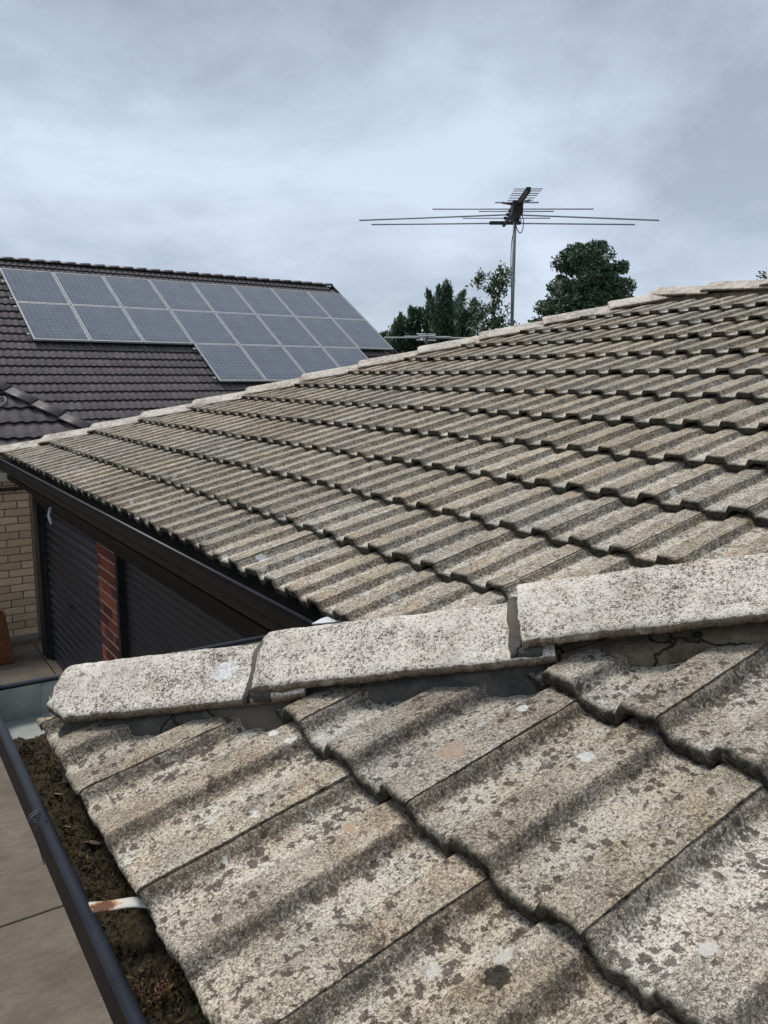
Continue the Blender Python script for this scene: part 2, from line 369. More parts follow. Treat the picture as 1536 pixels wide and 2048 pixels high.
g = put('ground', new_mesh('ground', [(-900, -900, GROUND-.05), (900, -900, GROUND-.05), (900, 900, GROUND-.05), (-900, 900, GROUND-.05)], [(0, 1, 2, 3)], [M_GROUND])); tag(g, kind='structure')
g = put('paved_yard', MB().box((-5, -5, GROUND-.045), (1.4, 6.5, GROUND-.022)).mesh('paved_yard', M_BLK)); tag(g, kind='structure')
yard = g
ys = [-5, -2.6, -.35, 2.04, 4.25, 6.46]; xs = [-5, -3.4, -1.5, .20-.24*0+.875-.0, 1.085, 1.30]
xs = [-5, -3.1, -1.05, 1.086, 1.30]
for i in range(len(xs)-1):
    for j in range(len(ys)-1):
        a, b = xs[i], xs[i+1]; c, d = ys[j], ys[j+1]
        me = bevel(MB().box((-(b-a)/2+.005, -(d-c)/2+.005, -.03), ((b-a)/2-.005, (d-c)/2-.005, 0)).mesh('paving_slab', M_PAVE), .004)
        put('paving_slab', me, yard, loc=((a+b)/2, (c+d)/2, GROUND+random.uniform(-.001, .001)))
# ------------------------------------------------------------------ OUR HOUSE
house = thing('tiled_house', 'house with lichen covered grey concrete tile roof and dark roller doors, filling the foreground', 'house', (XM, YM, GROUND))
HIPF = (Vector((0, YF, 0)), HN)                    # outside of the near hip
HIPM = (Vector((XM, YM, 0)), HN)
VAL = (Vector((XM, YF, 0)), -HN)                   # valley side of the main plane (keeps x+y > ...)
# deck sheets under the tiles (thin solids)
def deck(name, pts, mt, parent, th=.03, drop=.035):
    pts = [Vector(p) for p in pts]; n = (pts[1]-pts[0]).cross(pts[2]-pts[0]).normalized()
    if n.z < 0: n = -n
    V = [p-n*drop for p in pts]+[p-n*(drop+th) for p in pts]; k = len(pts)
    F = [tuple(range(k)), tuple(reversed(range(k, 2*k)))]+[(i, i+k, (i+1) % k+k, (i+1) % k) for i in range(k)]
    return put(name, new_mesh(name, V, F, [mt]), parent)
RZ = ZM+RIDGE*T; LOW = -9
deck('roof_underlay', [(XM+.03, YM, ZM), (XM+.03, YF-.0, ZM), (XM+RIDGE, YF-RIDGE, RZ), (XM+RIDGE, YM-RIDGE, RZ)], M_DECK, house)
deck('roof_underlay', [(.03, YF, ZF), (.03, -9, ZF), (3.5, -9, ZF+3.5*T), (3.5, YF-3.5, ZF+3.5*T)], M_DECK, house)
deck('roof_underlay', [(.03, YF, ZF), (3.5, YF-3.5, ZF+3.5*T), (XM+3.5, YF-3.5, ZF+3.5*T), (XM, YF, ZF)], M_DECK, house, .03, .045)
# the two slopes facing away: whole tiled slopes seen only from elsewhere
deck('back_roof_slope', [(XM, YM, ZM), (XM+RIDGE, YM-RIDGE, RZ), (XM+2*RIDGE, YM, ZM)], M_TM, house, .03, .02)
deck('back_roof_slope', [(XM+RIDGE, YM-RIDGE, RZ), (XM+RIDGE, -9, RZ), (XM+2*RIDGE, -9, ZM), (XM+2*RIDGE, YM, ZM)], M_TM, house, .03, .02)
# --- near wing tiles
TN = {}
def hires(seed): return make_tile([M_TN], 78, 76, seed=seed, amp=1.0)
tm_var = [make_tile([M_TM], 16, 20, seed=20+i, amp=1.25, wear=1.5) for i in range(8)]
def low_tile(mats, name='roof_tile'):
    return make_tile(mats, 2, 20, amp=0, name=name)
TLOW = low_tile([M_TM])
rest = []      # (mesh, matrix) joined as stuff
cnt = 0
for k in range(0, 11):
    ph = (-.65+.02 if k % 2 == 0 else -.80+.015)
    for j in range(-3, 28):
        y = ph-.3*(j-2)
        M = PF.M(k*G+random.uniform(-.003, .003)-(.004 if k == 0 else 0), y+random.uniform(-.0015, .0015), random.uniform(0, .002), random.uniform(-.004, .004), random.uniform(-.006, .006))
        c = classify(M, *HIPF)
        if c == 1: continue
        P = M@Vector((.2, -.15, .02)); q = topx(P)
        vis = q[2] > .15 and -260 < q[0] < 1900 and 1150 < q[1] < 2750
        if not vis:
            rest.append((TLOW, M, [HIPF] if c == 0 else [])); continue
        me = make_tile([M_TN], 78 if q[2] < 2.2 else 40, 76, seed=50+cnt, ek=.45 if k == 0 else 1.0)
        cnt += 1
        if c == 0: me = cut(me, M, [(HIPF[0]-HN*.055, HN)])
        if me: 
            o = put('roof_tile', me, house, M)
# --- main wing tiles
ncut = 0
cand = []
for k in range(0, 13):
    ph = (.11 if k % 2 == 0 else -.03)
    for j in range(-22, 42):
        y = ph+.3*(20-j)
        M = PM.M(k*G+random.uniform(-.004, .004), y+random.uniform(-.002, .002), random.uniform(0, .0035), random.uniform(-.006, .006), random.uniform(-.008, .008))
        if y < -8.9: continue
        c1, c2 = classify(M, *HIPM), classify(M, *VAL)
        if c1 == 1 or c2 == 1: continue
        if (M@Vector((.4, 0, 0))).x > XM+RIDGE+.12: continue
        P = M@Vector((.2, -.15, .02)); q = topx(P)
        cp = ([(HIPM[0]-HN*.02, HN)] if c1 == 0 else [])+([(VAL[0]+HN*.03, -HN)] if c2 == 0 else [])
        if k == 12: cp.append(((XM+RIDGE, 0, 0), (1, 0, 0)))
        vis = q[2] > .3 and -80 < q[0] < 1640 and 540 < q[1] < 1330
        # hidden behind the near hip?
        cand.append((q[2] if vis else 1e3+q[2], M, cp))
cand.sort(key=lambda a: a[0])
for i, (d, M, cp) in enumerate(cand):
    if i < 262 and d < 1e3:
        me = tm_var[random.randrange(8)]
        if cp: me = cut(me, M, cp)
        if me: put('roof_tile', me, house, M)
    else: rest.append((TLOW, M, cp))
# hidden hip end (facing +y) of the near wing
PH = Plane((0, YF, ZF), (0, -CS, SN), (0, SN, CS))
for k in range(0, 9):
    for j in range(0, 20):
        M = PH.M(k*G, .3*j+(.15 if k % 2 else 0))
        if classify(M, HIPF[0], -HN) == 1: continue
        vp = (Vector((XM, YF, 0)), HN)
        if classify(M, *vp) == 1: continue
        rest.append((TLOW, M, [(HIPF[0]+HN*.03, -HN), (vp[0]-HN*.03, HN)]))
def join_rest(rest, name, parent, mt):
    bmj = bmesh.new()
    for me, M, cp in rest:
        m2 = cut(me, M, cp) if cp else me
        if not m2: continue
        n0 = len(bmj.verts); bmj.from_mesh(m2); bmj.verts.ensure_lookup_table()
        bmesh.ops.transform(bmj, matrix=M, verts=bmj.verts[n0:])
        if cp: bpy.data.meshes.remove(m2)
    mj = bpy.data.meshes.new(name); bmj.to_mesh(mj); bmj.free(); 
    if not mj.materials: mj.materials.append(mt)
    return tag(put(name, mj, parent), kind='stuff')
join_rest(rest, 'further_roof_tiles', house, M_TM)
# --- angular hip and ridge caps
def make_cap(mats, L, w=.118, drop=.064, ns=60, nc=44, seed=0, blunt=False, step=.020, mort=None):
    """local x runs up the hip, y across, z up; lower end at x=0, raised by step"""
    th = .013; V = []; edge = []
    xs_ = np.linspace(0, L, ns); cs = np.linspace(-1, 1, nc); ts = seed*2.7
    for x in xs_:
        for c in cs:
            a = abs(c); ww = w
            z = -drop*((a*a+.012)**.5-.11)/(1.006-.11) if a < .999 else -drop
            y = c*ww
            z += step*(1-x/L)
            e = max(0, 1-(x/.012)); 
            z -= .005*e*e
            if a > .97: z -= .003*(a-.97)/.03
            z += .0018*fb(x*12, c*3, ts, 2)+.0013*fb(x*60, c*9, ts+3, 3)
            xx = x
            if blunt: xx += .05*max(0, a-.72)/.28*max(0, 1-x/.12)
            if x < .05: xx += (.0045*fb(c*6, ts, 0, 4)+.003*max(0, fb(c*3.1, ts+7, 2, 2)-.25))*(1-x/.05)
            y += (.0022*fb(x*35, ts, c*2, 3)) if a > .9 else 0
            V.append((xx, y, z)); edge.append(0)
    F = [(i*nc+j, (i+1)*nc+j, (i+1)*nc+j+1, i*nc+j+1) for i in range(ns-1) for j in range(nc-1)]
    k = len(V)
    for i in range(ns*nc):
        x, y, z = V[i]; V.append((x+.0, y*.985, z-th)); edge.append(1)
    for i in range(ns-1):
        for j in range(nc-1): F.append((k+i*nc+j, k+i*nc+j+1, k+(i+1)*nc+j+1, k+(i+1)*nc+j))
    # rim: duplicated ring so that edge colour is crisp
    def rim(idx):
        q = len(V)
        for i in idx:
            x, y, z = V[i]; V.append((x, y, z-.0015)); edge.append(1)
        for a in range(len(idx)-1):
            F.append((idx[a], idx[a+1], q+a+1, q+a)); F.append((q+a, q+a+1, k+idx[a+1], k+idx[a]))
    rim([j for j in range(nc)]); rim([(ns-1)*nc+j for j in reversed(range(nc))])
    rim([i*nc for i in reversed(range(ns))]); rim([i*nc+nc-1 for i in range(ns)])
    return new_mesh('ridge_cap', V, F, mats, True, dict(edge=edge))
def line_frame(P, D, lift=0):
    D = Vector(D).normalized(); Yv = Vector((0, 0, 1)).cross(D).normalized(); Z = D.cross(Yv)
    R = Matrix((D, Yv, Z)).transposed().to_4x4(); R.translation = Vector(P)+Vector((0, 0, lift)); return R
HD = Vector((1, -1, T))
hl = HD.length
CHF = .104
def wob_prism(name, A, D, L, w0, w1, h0, h1, mt, parent, seed=0, nx=60, amp=.004, both=True):
    """mortar bedding: a rough trowelled solid running under the caps, (w0,h0) at the top, (w1,h1) at the foot"""
    M = line_frame(A, D); V = []; K = 9
    half = [(w0+(w1-w0)*(i/K)**1.5, h0+(h1-h0)*i/K) for i in range(K+1)]
    prof_ = [(-a, b) for a, b in reversed(half)]+[(0, h0+.03)]+half
    for i in range(nx):
        x = L*i/(nx-1)
        for j, (a, b) in enumerate(prof_):
            s_ = fb(x*11, b*14+(9 if a > 0 else 0), seed, 3)*amp*1.5+fb(x*55, b*60, seed+4, 3)*amp*.5
            s_ += .009*max(0, fb(x*7, b*5, seed+8, 3))
            V.append(M@Vector((x, a+(s_ if a > 0 else -s_), b+(s_*.2 if 0 < j < len(prof_)-1 else 0))))
    n = len(prof_); F = [(i*n+j, i*n+j+1, (i+1)*n+j+1, (i+1)*n+j) for i in range(nx-1) for j in range(n-1)]
    F += [tuple(reversed(range(n))), tuple((nx-1)*n+j for j in range(n))]
    me = new_mesh(name, V, F, [mt], True); 
    bm = bmesh.new(); bm.from_mesh(me); bmesh.ops.recalc_face_normals(bm, faces=bm.faces); bm.to_mesh(me); bm.free()
    return put(name, me, parent)
starts = [.046, .337, .656, .975, 1.295, 1.615, 1.935, 2.255]
for i, h in enumerate(starts):
    hres = i < 4
    h2 = h+.355
    P = Vector((h, YF-h, ZF+h*T+CHF+(0, .004, .016, .020, .02, .02, .02, .02)[i]-.004))
    me = make_cap([M_CN], (h2-h)*hl, w=.112, drop=.059, step=.020, ns=150 if hres else 30, nc=80 if hres else 24, seed=i+1, blunt=(i == 0))
    M = line_frame(P, HD)@Matrix.Rotation(random.uniform(-.006, .006), 4, 'Z')
    put('hip_cap', me, house, M)
    # mortar plug under the raised lower end of each cap
    if i:
        P2 = Vector((h-.013, YF-h+.013, ZF+(h-.013)*T+CHF+(0, .004, .010, .018, .02, .02, .02, .02)[i]-.003))
        mb = make_cap([M_MOR], .05, w=.114, drop=.058, ns=16, nc=50, seed=i+40, step=.004)
        put('mortar_joint', mb, house, line_frame(P2, HD))
# mortar bedding below the caps, grey near the eave, older brown further up
A0 = Vector((.075, YF-.075, ZF+.075*T))
wob_prism('mortar_bedding', A0, HD, (.695-.075)*hl, .098, .124, .022, -.065, M_MOR, house, 1, 120, .006)
A1 = Vector((.695, YF-.695, ZF+.695*T))
wob_prism('mortar_bedding', A1, HD, 1.85*hl, .098, .122, .022, -.065, M_MORB, house, 5, 160, .006)
# far hip caps and ridge caps
cm_var = [make_cap([M_CM], .49, w=.120, drop=.054, step=.028, ns=24, nc=22, seed=70+i) for i in range(4)]
h = -.02
while h < RIDGE-.15:
    P = Vector((XM+h, YM-h, ZM+h*T+.062)); put('hip_cap', cm_var[random.randrange(4)], house, line_frame(P, HD+Vector((random.uniform(-.01, .01), random.uniform(-.01, .01), 0)))); h += .3265
yy = YM-RIDGE+.12; 
while yy > -6:
    put('ridge_cap', cm_var[random.randrange(4)], house, line_frame((XM+RIDGE, yy, RZ+.060+random.uniform(0, .006)), (0, -1, 0))); yy -= .43
wob_prism('mortar_bedding', (XM+.05, YM-.05, ZM+.05*T), HD, (RIDGE-.05)*hl, .098, .118, .002, -.07, M_MORB, house, 9, 200, .007)
wob_prism('mortar_bedding', (XM+RIDGE, YM-RIDGE, RZ), (0, -1, 0), 8, .098, .118, .002, -.07, M_MORB, house, 13, 160, .007)
# --- gutters: rolled rim, front, floor, back
def gutter(name, A, B, out, parent, width=.115, depth=.085, roll=.0088, back=None, trough=None):
    """out = unit vector from wall to lip; A, B along the lip; back / trough = their own end points"""
    A, B, out = Vector(A), Vector(B), Vector(out)
    th = .002
    pr_out = [(0, 0), (.0, -depth*.55), (-.004, -depth*.62), (-.004, -depth), (-.010, -depth-.003), (-.010, -depth+.001), (-.006-th, -depth*.96), (-.006-th, -depth*.62), (-th-.001, -depth*.5), (-th-.001, 0)]
    o = put(name, MB().prism(pr_out, A, B, side=out).mesh(name, M_FASC), parent)
    C, D = [Vector(q) for q in (trough or (A, B))]
    pr_in = [(-.0055, -.004), (-.0095, -depth*.5), (-.0115, -depth+.004), (-width, -depth+.004), (-width, -depth), (-.0105, -depth), (-.0080, -depth*.5), (-.0042, -.004)]
    put('gutter_trough', MB().prism(pr_in, C, D, side=out).mesh('gutter_trough', M_GIN), o)
    C, D = [Vector(q) for q in (back or (A, B))]
    put('gutter_back', MB().prism([(-width-.001, 0), (-width-.003, 0), (-width-.003, -depth), (-width-.001, -depth)], C, D, side=out).mesh('gutter_back', M_GIN), o)
    n = 12; rr = roll
    pr_l = [(-.004+rr*math.cos(a)*1.05, .0+rr*math.sin(a)*.7) for a in [2*math.pi*i/n for i in range(n)]]
    put('gutter_rim', MB().prism(pr_l, A, B, side=out).mesh('gutter_rim', M_RIM, True), o)
    return o
LZ = -.034
LX = -.071; LY = .040
gutter('gutter', (LX, -7, LZ), (LX, LY, LZ), (-1, 0, 0), house, back=((LX, -7, LZ), (LX, LY-.116, LZ)), trough=((LX, -7, LZ), (LX, LY-.001, LZ)))
gutter('gutter', (LX, LY, LZ), (XM-.03, LY, LZ), (0, 1, 0), house, back=((LX+.116, LY, LZ), (XM+.08, LY, LZ)), trough=((LX+.116, LY, LZ), (XM-.03, LY, LZ)))
put('gutter_stop', MB().box((LX+.008, LY-.012, LZ-.10), (LX+.118, LY-.008, LZ-.004)).mesh('gutter_stop', M_GIN), house)
gutter('gutter', (XM-.03, LY+.002, LZ-.016), (XM-.03, YM+.30, LZ-.016), (-1, 0, 0), house, .115, .10)
# fascias
put('fascia_board', MB().box((.062, -7, -.26), (.082, LY-.118, -.03)).mesh('fascia_board', M_FASC), house)
put('fascia_board', MB().box((.082, LY-.138, -.26), (XM+.09, LY-.118, -.03)).mesh('fascia_board', M_FASC), house)
put('fascia_board', MB().box((XM+.088, LY-.118, -.27), (XM+.108, YM+.30, -.06)).mesh('fascia_board', M_FASC), house)
put('fascia_trim', MB().box((XM+.076, LY-.118, -.275), (XM+.088, YM+.30, -.235)).mesh('fascia_trim', M_FASC), house)
# white flashing at the inner corner, clip at the outer corner
M_WHT = simple('white_flashing', (.55, .56, .57), (.70, .71, .72), 20, .5)
me = new_mesh('corner_flashing', [(XM-.075, LY+.0, LZ+.012), (XM-.025, LY+.035, LZ+.010), (XM+.012, LY+.03, LZ+.016), (XM+.012, LY-.04, LZ+.016),
     (XM-.075, LY+.0, LZ+.009), (XM-.025, LY+.035, LZ+.007), (XM+.012, LY+.03, LZ+.013), (XM+.012, LY-.04, LZ+.013)],
     [(0, 3, 2, 1), (4, 5, 6, 7), (0, 1, 5, 4), (1, 2, 6, 5), (2, 3, 7, 6), (3, 0, 4, 7)], [M_WHT]); put('corner_flashing', me, house)
M_CLIP = simple('clip_steel', (.09, .10, .14), (.15, .16, .2), 30, .4, .3)
me = new_mesh('corner_clip', [(LX-.014, LY-.05, LZ+.009), (LX+.012, LY-.04, LZ+.010), (LX+.040, LY+.012, LZ+.010), (LX-.014, LY+.014, LZ+.009),
     (LX-.014, LY-.05, LZ+.006), (LX+.012, LY-.04, LZ+.007), (LX+.040, LY+.012, LZ+.007), (LX-.014, LY+.014, LZ+.006)],
     [(0, 1, 2, 3), (7, 6, 5, 4), (0, 4, 5, 1), (1, 5, 6, 2), (2, 6, 7, 3), (3, 7, 4, 0)], [M_CLIP]); put('corner_clip', me, house)
# gutter rim join sleeve and wire tie
for yy_ in (-.578, -.586): put('wire_ring', MB().tube([(LX-.004+.0104*math.cos(a), yy_+.002*math.sin(a*2), LZ+.0078*math.sin(a)) for a in np.linspace(0, 2*math.pi, 17)], .0011, 6, False).mesh('wire_ring', M_CLIP), house)
put('wire_tie', MB().tube([(LX+.008, -.615, LZ+.004), (LX-.002, -.618, LZ+.011), (LX-.014, -.620, LZ), (LX-.010, -.626, LZ-.03), (LX-.006, -.634, LZ-.055)], .0009, 6).mesh('wire_tie', simple('grey_wire', (.05, .052, .06), (.09, .095, .11), 20, .4, .3)), house)
# rusty strap across the gutter
def strap_f(t):
    v = t.n('ShaderNodeTexCoord').outputs['Object']
    s_ = t.n('ShaderNodeSeparateXYZ', {0: v}).outputs[0]; n = t.noise(v, 170, 4, .7); n2 = t.noise(v, 500, 3, .7)
    k = t.math('SUBTRACT', t.math('ADD', t.math('ABSOLUTE', t.math('SUBTRACT', s_, .024)), t.math('MULTIPLY', t.math('ABSOLUTE', t.n('ShaderNodeSeparateXYZ', {0: v}).outputs[1]), 1.3)), t.math('MULTIPLY', t.math('SUBTRACT', n, .5), .03))
    c = t.mix(t.mr(k, .030, .023), (.62, .58, .50), (.48, .30, .15)); c = t.mix(t.mr(k, .024, .017), c, (.12, .045, .022))
    c = t.mix(t.mr(s_, .045, .08, 0, .6), c, (.40, .42, .42))
    c = t.mix(t.mr(n2, .55, .75, 0, .3), c, (.2, .16, .12))
    return dict(c=c, r=.6, s=.3, h=n2, hd=.001)
M_STRAP = mat('rusty_galvanised_strap', strap_f)
SA = Vector((LX+.004, -.862, LZ+.004)); SB = Vector((.018, -.925, -.020))
d = (SB-SA); L = d.length; V = []; F = []; ns = 24
for i in range(ns):
    x = L*i/(ns-1); z = .003*math.sin(i/(ns-1)*math.pi*1.0)-.003*math.sin(i/(ns-1)*math.pi*2)
    wv = .0115-.002*i/(ns-1); yo = .003*math.sin(i/(ns-1)*math.pi*1.6)
    for yy_, zz_ in ((-wv, .0), (-wv*.5, .0012), (wv*.5, .0012), (wv, 0), (wv, -.0016), (-wv, -.0016)): V.append((x, yy_+yo, z+zz_))
for i in range(ns-1):
    for j in range(6): F.append((i*6+j, i*6+(j+1) % 6, (i+1)*6+(j+1) % 6, (i+1)*6+j))
F += [(5, 4, 3, 2, 1, 0), tuple((ns-1)*6+j for j in range(6))]
put('rusty_strap', new_mesh('rusty_strap', V, F, [M_STRAP], True), house, line_frame(SA, d))
# --- walls, doors
XD = 1.15
M_DOORB = simple('blue_black_door', (.009, .012, .021), (.017, .022, .036), 4, .38, .1, .55)
M_DOORG = simple('charcoal_door', (.013, .012, .013), (.024, .022, .022), 4, .5, .1, .4)
M_MORT2 = simple('brick_joint', (.16, .12, .085), (.24, .19, .14), 30, .95)
def ground_wall(a, b, mt=M_FASC, name='wall'): return put(name, MB().box(a, b).mesh(name, mt), house)
ground_wall((XD-.03, LY-.118, -.27), (XD+.14, 6.03, ZM-.075), M_FASC, 'lintel_beam')
put('lintel_beam', MB().box((XD-.045, .1, -.475), (XD+.12, 6.03, -.27)).mesh('lintel_beam', M_FASC), house)
put('soffit', MB().box((XM+.108, LY-.118, -.262), (XD-.03, YM+.3, -.25)).mesh('soffit', M_FASC), house)
ground_wall((XD+.14, -9, GROUND-.05), (XD+.26, 6.0, -.1), simple('house_brickwork', (.12, .05, .035), (.2, .08, .05), 14, .9), 'house_wall')
ground_wall((.62, -9, GROUND-.05), (.74, -.2, -.05), simple('side_wall_brick', (.12, .05, .035), (.2, .08, .05), 14, .9), 'house_wall')
ground_wall((.74, -.32, GROUND-.05), (XD+.14, -.2, -.1), simple('return_wall_brick', (.12, .05, .035), (.2, .08, .05), 14, .9), 'house_wall')
def roller_door(y0, y1, pitch, depth, mt, label, slats):
    z0, z1 = GROUND+.01, -.475
    n = int(round((z1-z0)/pitch)); ph_ = (z1-z0)/n
    prf = [(0, 0), (.25, 1), (.5, 1.15), (.75, 1), (1, 0)]
    if slats:
        dr = bpy.data.objects.new('roller_door', None); COL.objects.link(dr); dr.location = (XD+.02, (y0+y1)/2, z0); dr.parent = house; dr.matrix_parent_inverse = house.matrix_basis.inverted()
        W = (y1-y0)/2; V = []
        for yv in (-W, W):
            for a, b in prf: V.append((-depth*b, yv, a*(ph_-.004)+.002))
            V += [(.012, yv, ph_-.002), (.012, yv, .002)]
        nn = 7; F = [(j, nn+j, nn+j+1, j+1) for j in range(nn-1)]+[(nn-1, 2*nn-1, nn, 0), tuple(range(nn)), tuple(reversed(range(nn, 2*nn)))]
        me = new_mesh('door_slat', V, F, [mt]); bm = bmesh.new(); bm.from_mesh(me); bmesh.ops.recalc_face_normals(bm, faces=bm.faces); bm.to_mesh(me); bm.free()
        for i in range(n): put('door_slat', me, None).parent = dr; o = COL.objects[-1]; o.location = (0, 0, i*ph_)
        dr['label'] = label
        return dr, W
    V = []; F = []; k = 0
    for i in range(n+1):
        for a, b in ((0, 0), (.3, 1), (.6, 1.0)):
            for yv in (y0, y1): V.append((XD+.02-depth*b, yv, min(z1, z0+(i+a)*ph_)))
    R = len(V)//2
    for i in range(R-1): F.append((2*i, 2*i+1, 2*i+3, 2*i+2))
    q = len(V); V += [(XD+.05, y0, z0), (XD+.05, y1, z0), (XD+.05, y1, z1), (XD+.05, y0, z1)]; F.append((q, q+1, q+2, q+3))
    o = put('roller_door', new_mesh('roller_door', V, F, [mt]), house); o['label'] = label; return o, 0
d1, W1 = roller_door(3.965, 5.78, .0755, .018, M_DOORB, 'blue black roller door beside the pale brick wall', True)
o = put('door_handle', MB().tube([(-.014, .02, 0), (-.045, .02, .01), (-.045, .12, .01), (-.014, .12, 0)], .008, 8).mesh('door_handle', M_BLK)); o.parent = d1; o.location = (0, -.05, .72)
o = put('door_cable', MB().tube([(-.016, W1*.97, .90), (-.018, W1*.5, .865), (-.018, 0, .835), (-.016, -W1*.6, .80), (-.016, -W1*.97, .775)], .004, 6).mesh('door_cable', simple('cable_grey', (.05, .055, .06), (.09, .1, .11), 20, .5))); o.parent = d1
d2, _ = roller_door(.05, 3.33, .050, .010, M_DOORG, 'charcoal roller door with fine ribs right of the brick pier', False)
put('door_frame', MB().box((XD-.035, 3.33, GROUND), (XD+.04, 3.385, -.475)).mesh('door_frame', M_BLK), house)
put('door_frame', MB().box((XD-.02, 5.78, GROUND), (XD+.10, 5.84, -.475)).mesh('door_frame', M_BLK), house)
put('corner_post', MB().box((XD-.05, 5.84, GROUND), (XD+.13, 6.03, -.475)).mesh('corner_post', M_BLK), house)
put('corner_post', MB().box((XD-.02, 6.035, GROUND), (XD+.02, 6.09, -.475)).mesh('corner_post', simple('post_green', (.03, .03, .022), (.05, .048, .036), 8, .7)), house)
# brick pier, each brick a sub-part
def brick_f(c1, c2, c3):
    def f(t):
        v, rnd = coords(t); n = t.noise(v, 30, 4, .6); r2 = t.math('FRACT', t.math('MULTIPLY', rnd, 7.31))
        c = t.mix(t.mr(r2, .25, .75), c1, c2); c = t.mix(t.math('MULTIPLY', t.mr(rnd, .55, .7), .75), c, c3); c = t.mix(t.mr(n, .4, .7, 0, .35), c, tuple(x*.5 for x in c1))
        return dict(c=c, r=.88, s=.2, h=t.noise(v, 150, 3, .7), hd=.002)
    return f
M_RBR = mat('red_brick', brick_f((.17, .045, .028), (.29, .085, .050), (.05, .022, .020)))
M_YBR = mat('cream_brick', brick_f((.56, .42, .265), (.64, .49, .32), (.47, .345, .22)))
pier = put('brick_pier', MB().box((XD+.000, 3.392, GROUND), (XD+.10, 3.958, -.475)).mesh('brick_pier', simple('pale_joint', (.26, .17, .12), (.36, .25, .18), 30, .95)), house)
brm = bevel(MB().box((-.007, -.110, -.0345), (.03, .110, .0345)).mesh('brick', M_RBR), .002)
hbm = bevel(MB().box((-.007, -.050, -.0345), (.03, .050, .0345)).mesh('brick', M_RBR), .002)
z = GROUND+.045; row = 0
while z < -.51:
    lay = [(3.392+.112+.004, brm), (3.392+.352, brm), (3.904, hbm)] if row % 2 else [(3.392+.052+.003, hbm), (3.392+.230, brm), (3.392+.455, brm)]
    for yb, mb_ in lay: 
        o = put('brick', mb_, None, loc=(XD+.004+random.uniform(-.002, .002), yb, z)); o.parent = pier
    z += .0845; row += 1
# small white pipe elbow poking from the lintel
put('pipe_elbow', MB().tube([(XD-.045, 5.05, -.40), (XD-.09, 5.02, -.41), (XD-.11, 4.99, -.46), (XD-.10, 4.96, -.53)], .013, 10).mesh('pipe_elbow', M_WHT, True), house)
# gutter debris: dried moss and soil (stuff)
def debris_f(t):
    v = t.n('ShaderNodeTexCoord').outputs['Object']; n = t.noise(v, 26, 5, .7); n2 = t.noise(v, 130, 4, .7); n3 = t.noise(v, 9, 3, .6)
    c = t.mix(t.mr(n2, .35, .65), (.022, .018, .013), (.105, .080, .055)); c = t.mix(t.math('MULTIPLY', t.mr(n3, .5, .62, 0, .6), t.mr(n2, .42, .6)), c, (.090, .082, .028))
    c = t.mix(t.mr(t.noise(v, 60, 4, .7), .63, .74, 0, .6), c, (.20, .125, .07))
    return dict(c=c, r=.95, s=.15, h=t.math('ADD', n2, t.noise(v, 400, 3, .7)), hd=.006)
M_DEB = mat('gutter_moss_soil', debris_f)
x0, x1, y0, y1 = LX+.006, .075, -2.3, -.045; nx, ny = 44, 620; V = []; F = []
for j in range(ny):
    for i in range(nx):
        x = x0+(x1-x0)*i/(nx-1); y = y0+(y1-y0)*j/(ny-1)
        base = -.095+.022*fb(x*9, y*5, 1, 2)+.012*fb(x*45, y*45, 2, 4)+.0055*abs(fb(x*150, y*150, 5, 3))+.016*(x-x0)/(x1-x0)
        base -= .05*max(0, (y+.16)/.12)
        if -1.03 < y < -.87: base -= .022*math.sin((y+1.03)/.16*math.pi)*max(0, 1-(x-x0)/.045)
        V.append((x, y, base))
F = [(j*nx+i, j*nx+i+1, (j+1)*nx+i+1, (j+1)*nx+i) for j in range(ny-1) for i in range(nx-1)]
deb = put('gutter_debris', new_mesh('gutter_debris', V, F, [M_DEB], True)); tag(deb, 'dark soil and dried moss filling the near gutter', 'debris', kind='stuff')
def leafy(P, n, sz, spread, zs=.006):
    V = []; F = []
    for _ in range(n):
        c = Vector(P)+Vector((random.gauss(0, spread[0]), random.gauss(0, spread[1]), abs(random.gauss(0, zs))))
        a = Vector((random.gauss(0, 1), random.gauss(0, 1), random.gauss(0, .7))).normalized(); b = a.orthogonal().normalized(); b.rotate(Matrix.Rotation(random.uniform(0, 6.28), 3, a)); c2 = a.cross(b)
        s_ = sz*random.uniform(.5, 1.3); k = len(V)
        V += [c-b*s_, c+c2*s_*.45+a*s_*.2, c+b*s_, c-c2*s_*.45+a*s_*.2]; F.append((k, k+1, k+2, k+3))
    return V, F
V = []; F = []
for _ in range(900):
    y = random.uniform(-1.9, -.17); x = random.uniform(-.04, .05)
    v, f = leafy((x, y, -.088), 7, random.choice([.0025, .0035, .005]), (.008, .012), .005)
    k = len(V); V += v; F += [tuple(i+k for i in q) for q in f]
o = put('moss_tufts', new_mesh('moss_tufts', V, F, [simple('moss_tuft', (.040, .030, .016), (.13, .10, .045), 60, .95, 0, .1)]))
tag(o, 'curled brown green moss tufts lying on the gutter soil', 'moss', kind='stuff')
M_RED = simple('reddish_weed', (.20, .085, .05), (.36, .19, .12), 120, .8); M_GRN = simple('green_weed', (.05, .09, .02), (.09, .14, .03), 120, .7)
def weed(q, z, n, sz, sp, mt, label):
    P = px(q, (0, 0, 1), z); v, f = leafy((0, 0, 0), n, sz, sp, .008)
    o = put('gutter_weed', new_mesh('gutter_weed', v, f, [mt]), None, loc=P); tag(o, label, 'weed')
weed((350, 1935), -.082, 90, .0028, (.006, .013), M_RED, 'dry reddish weed sprouting in the gutter below the rusty strap')
weed((325, 1985), -.082, 70, .0028, (.006, .007), M_RED, 'small pinkish dry weed beside the gutter rim')
weed((445, 2015), -.03, 110, .0026, (.008, .010), M_RED, 'reddish creeping weed on the lowest tile edge')
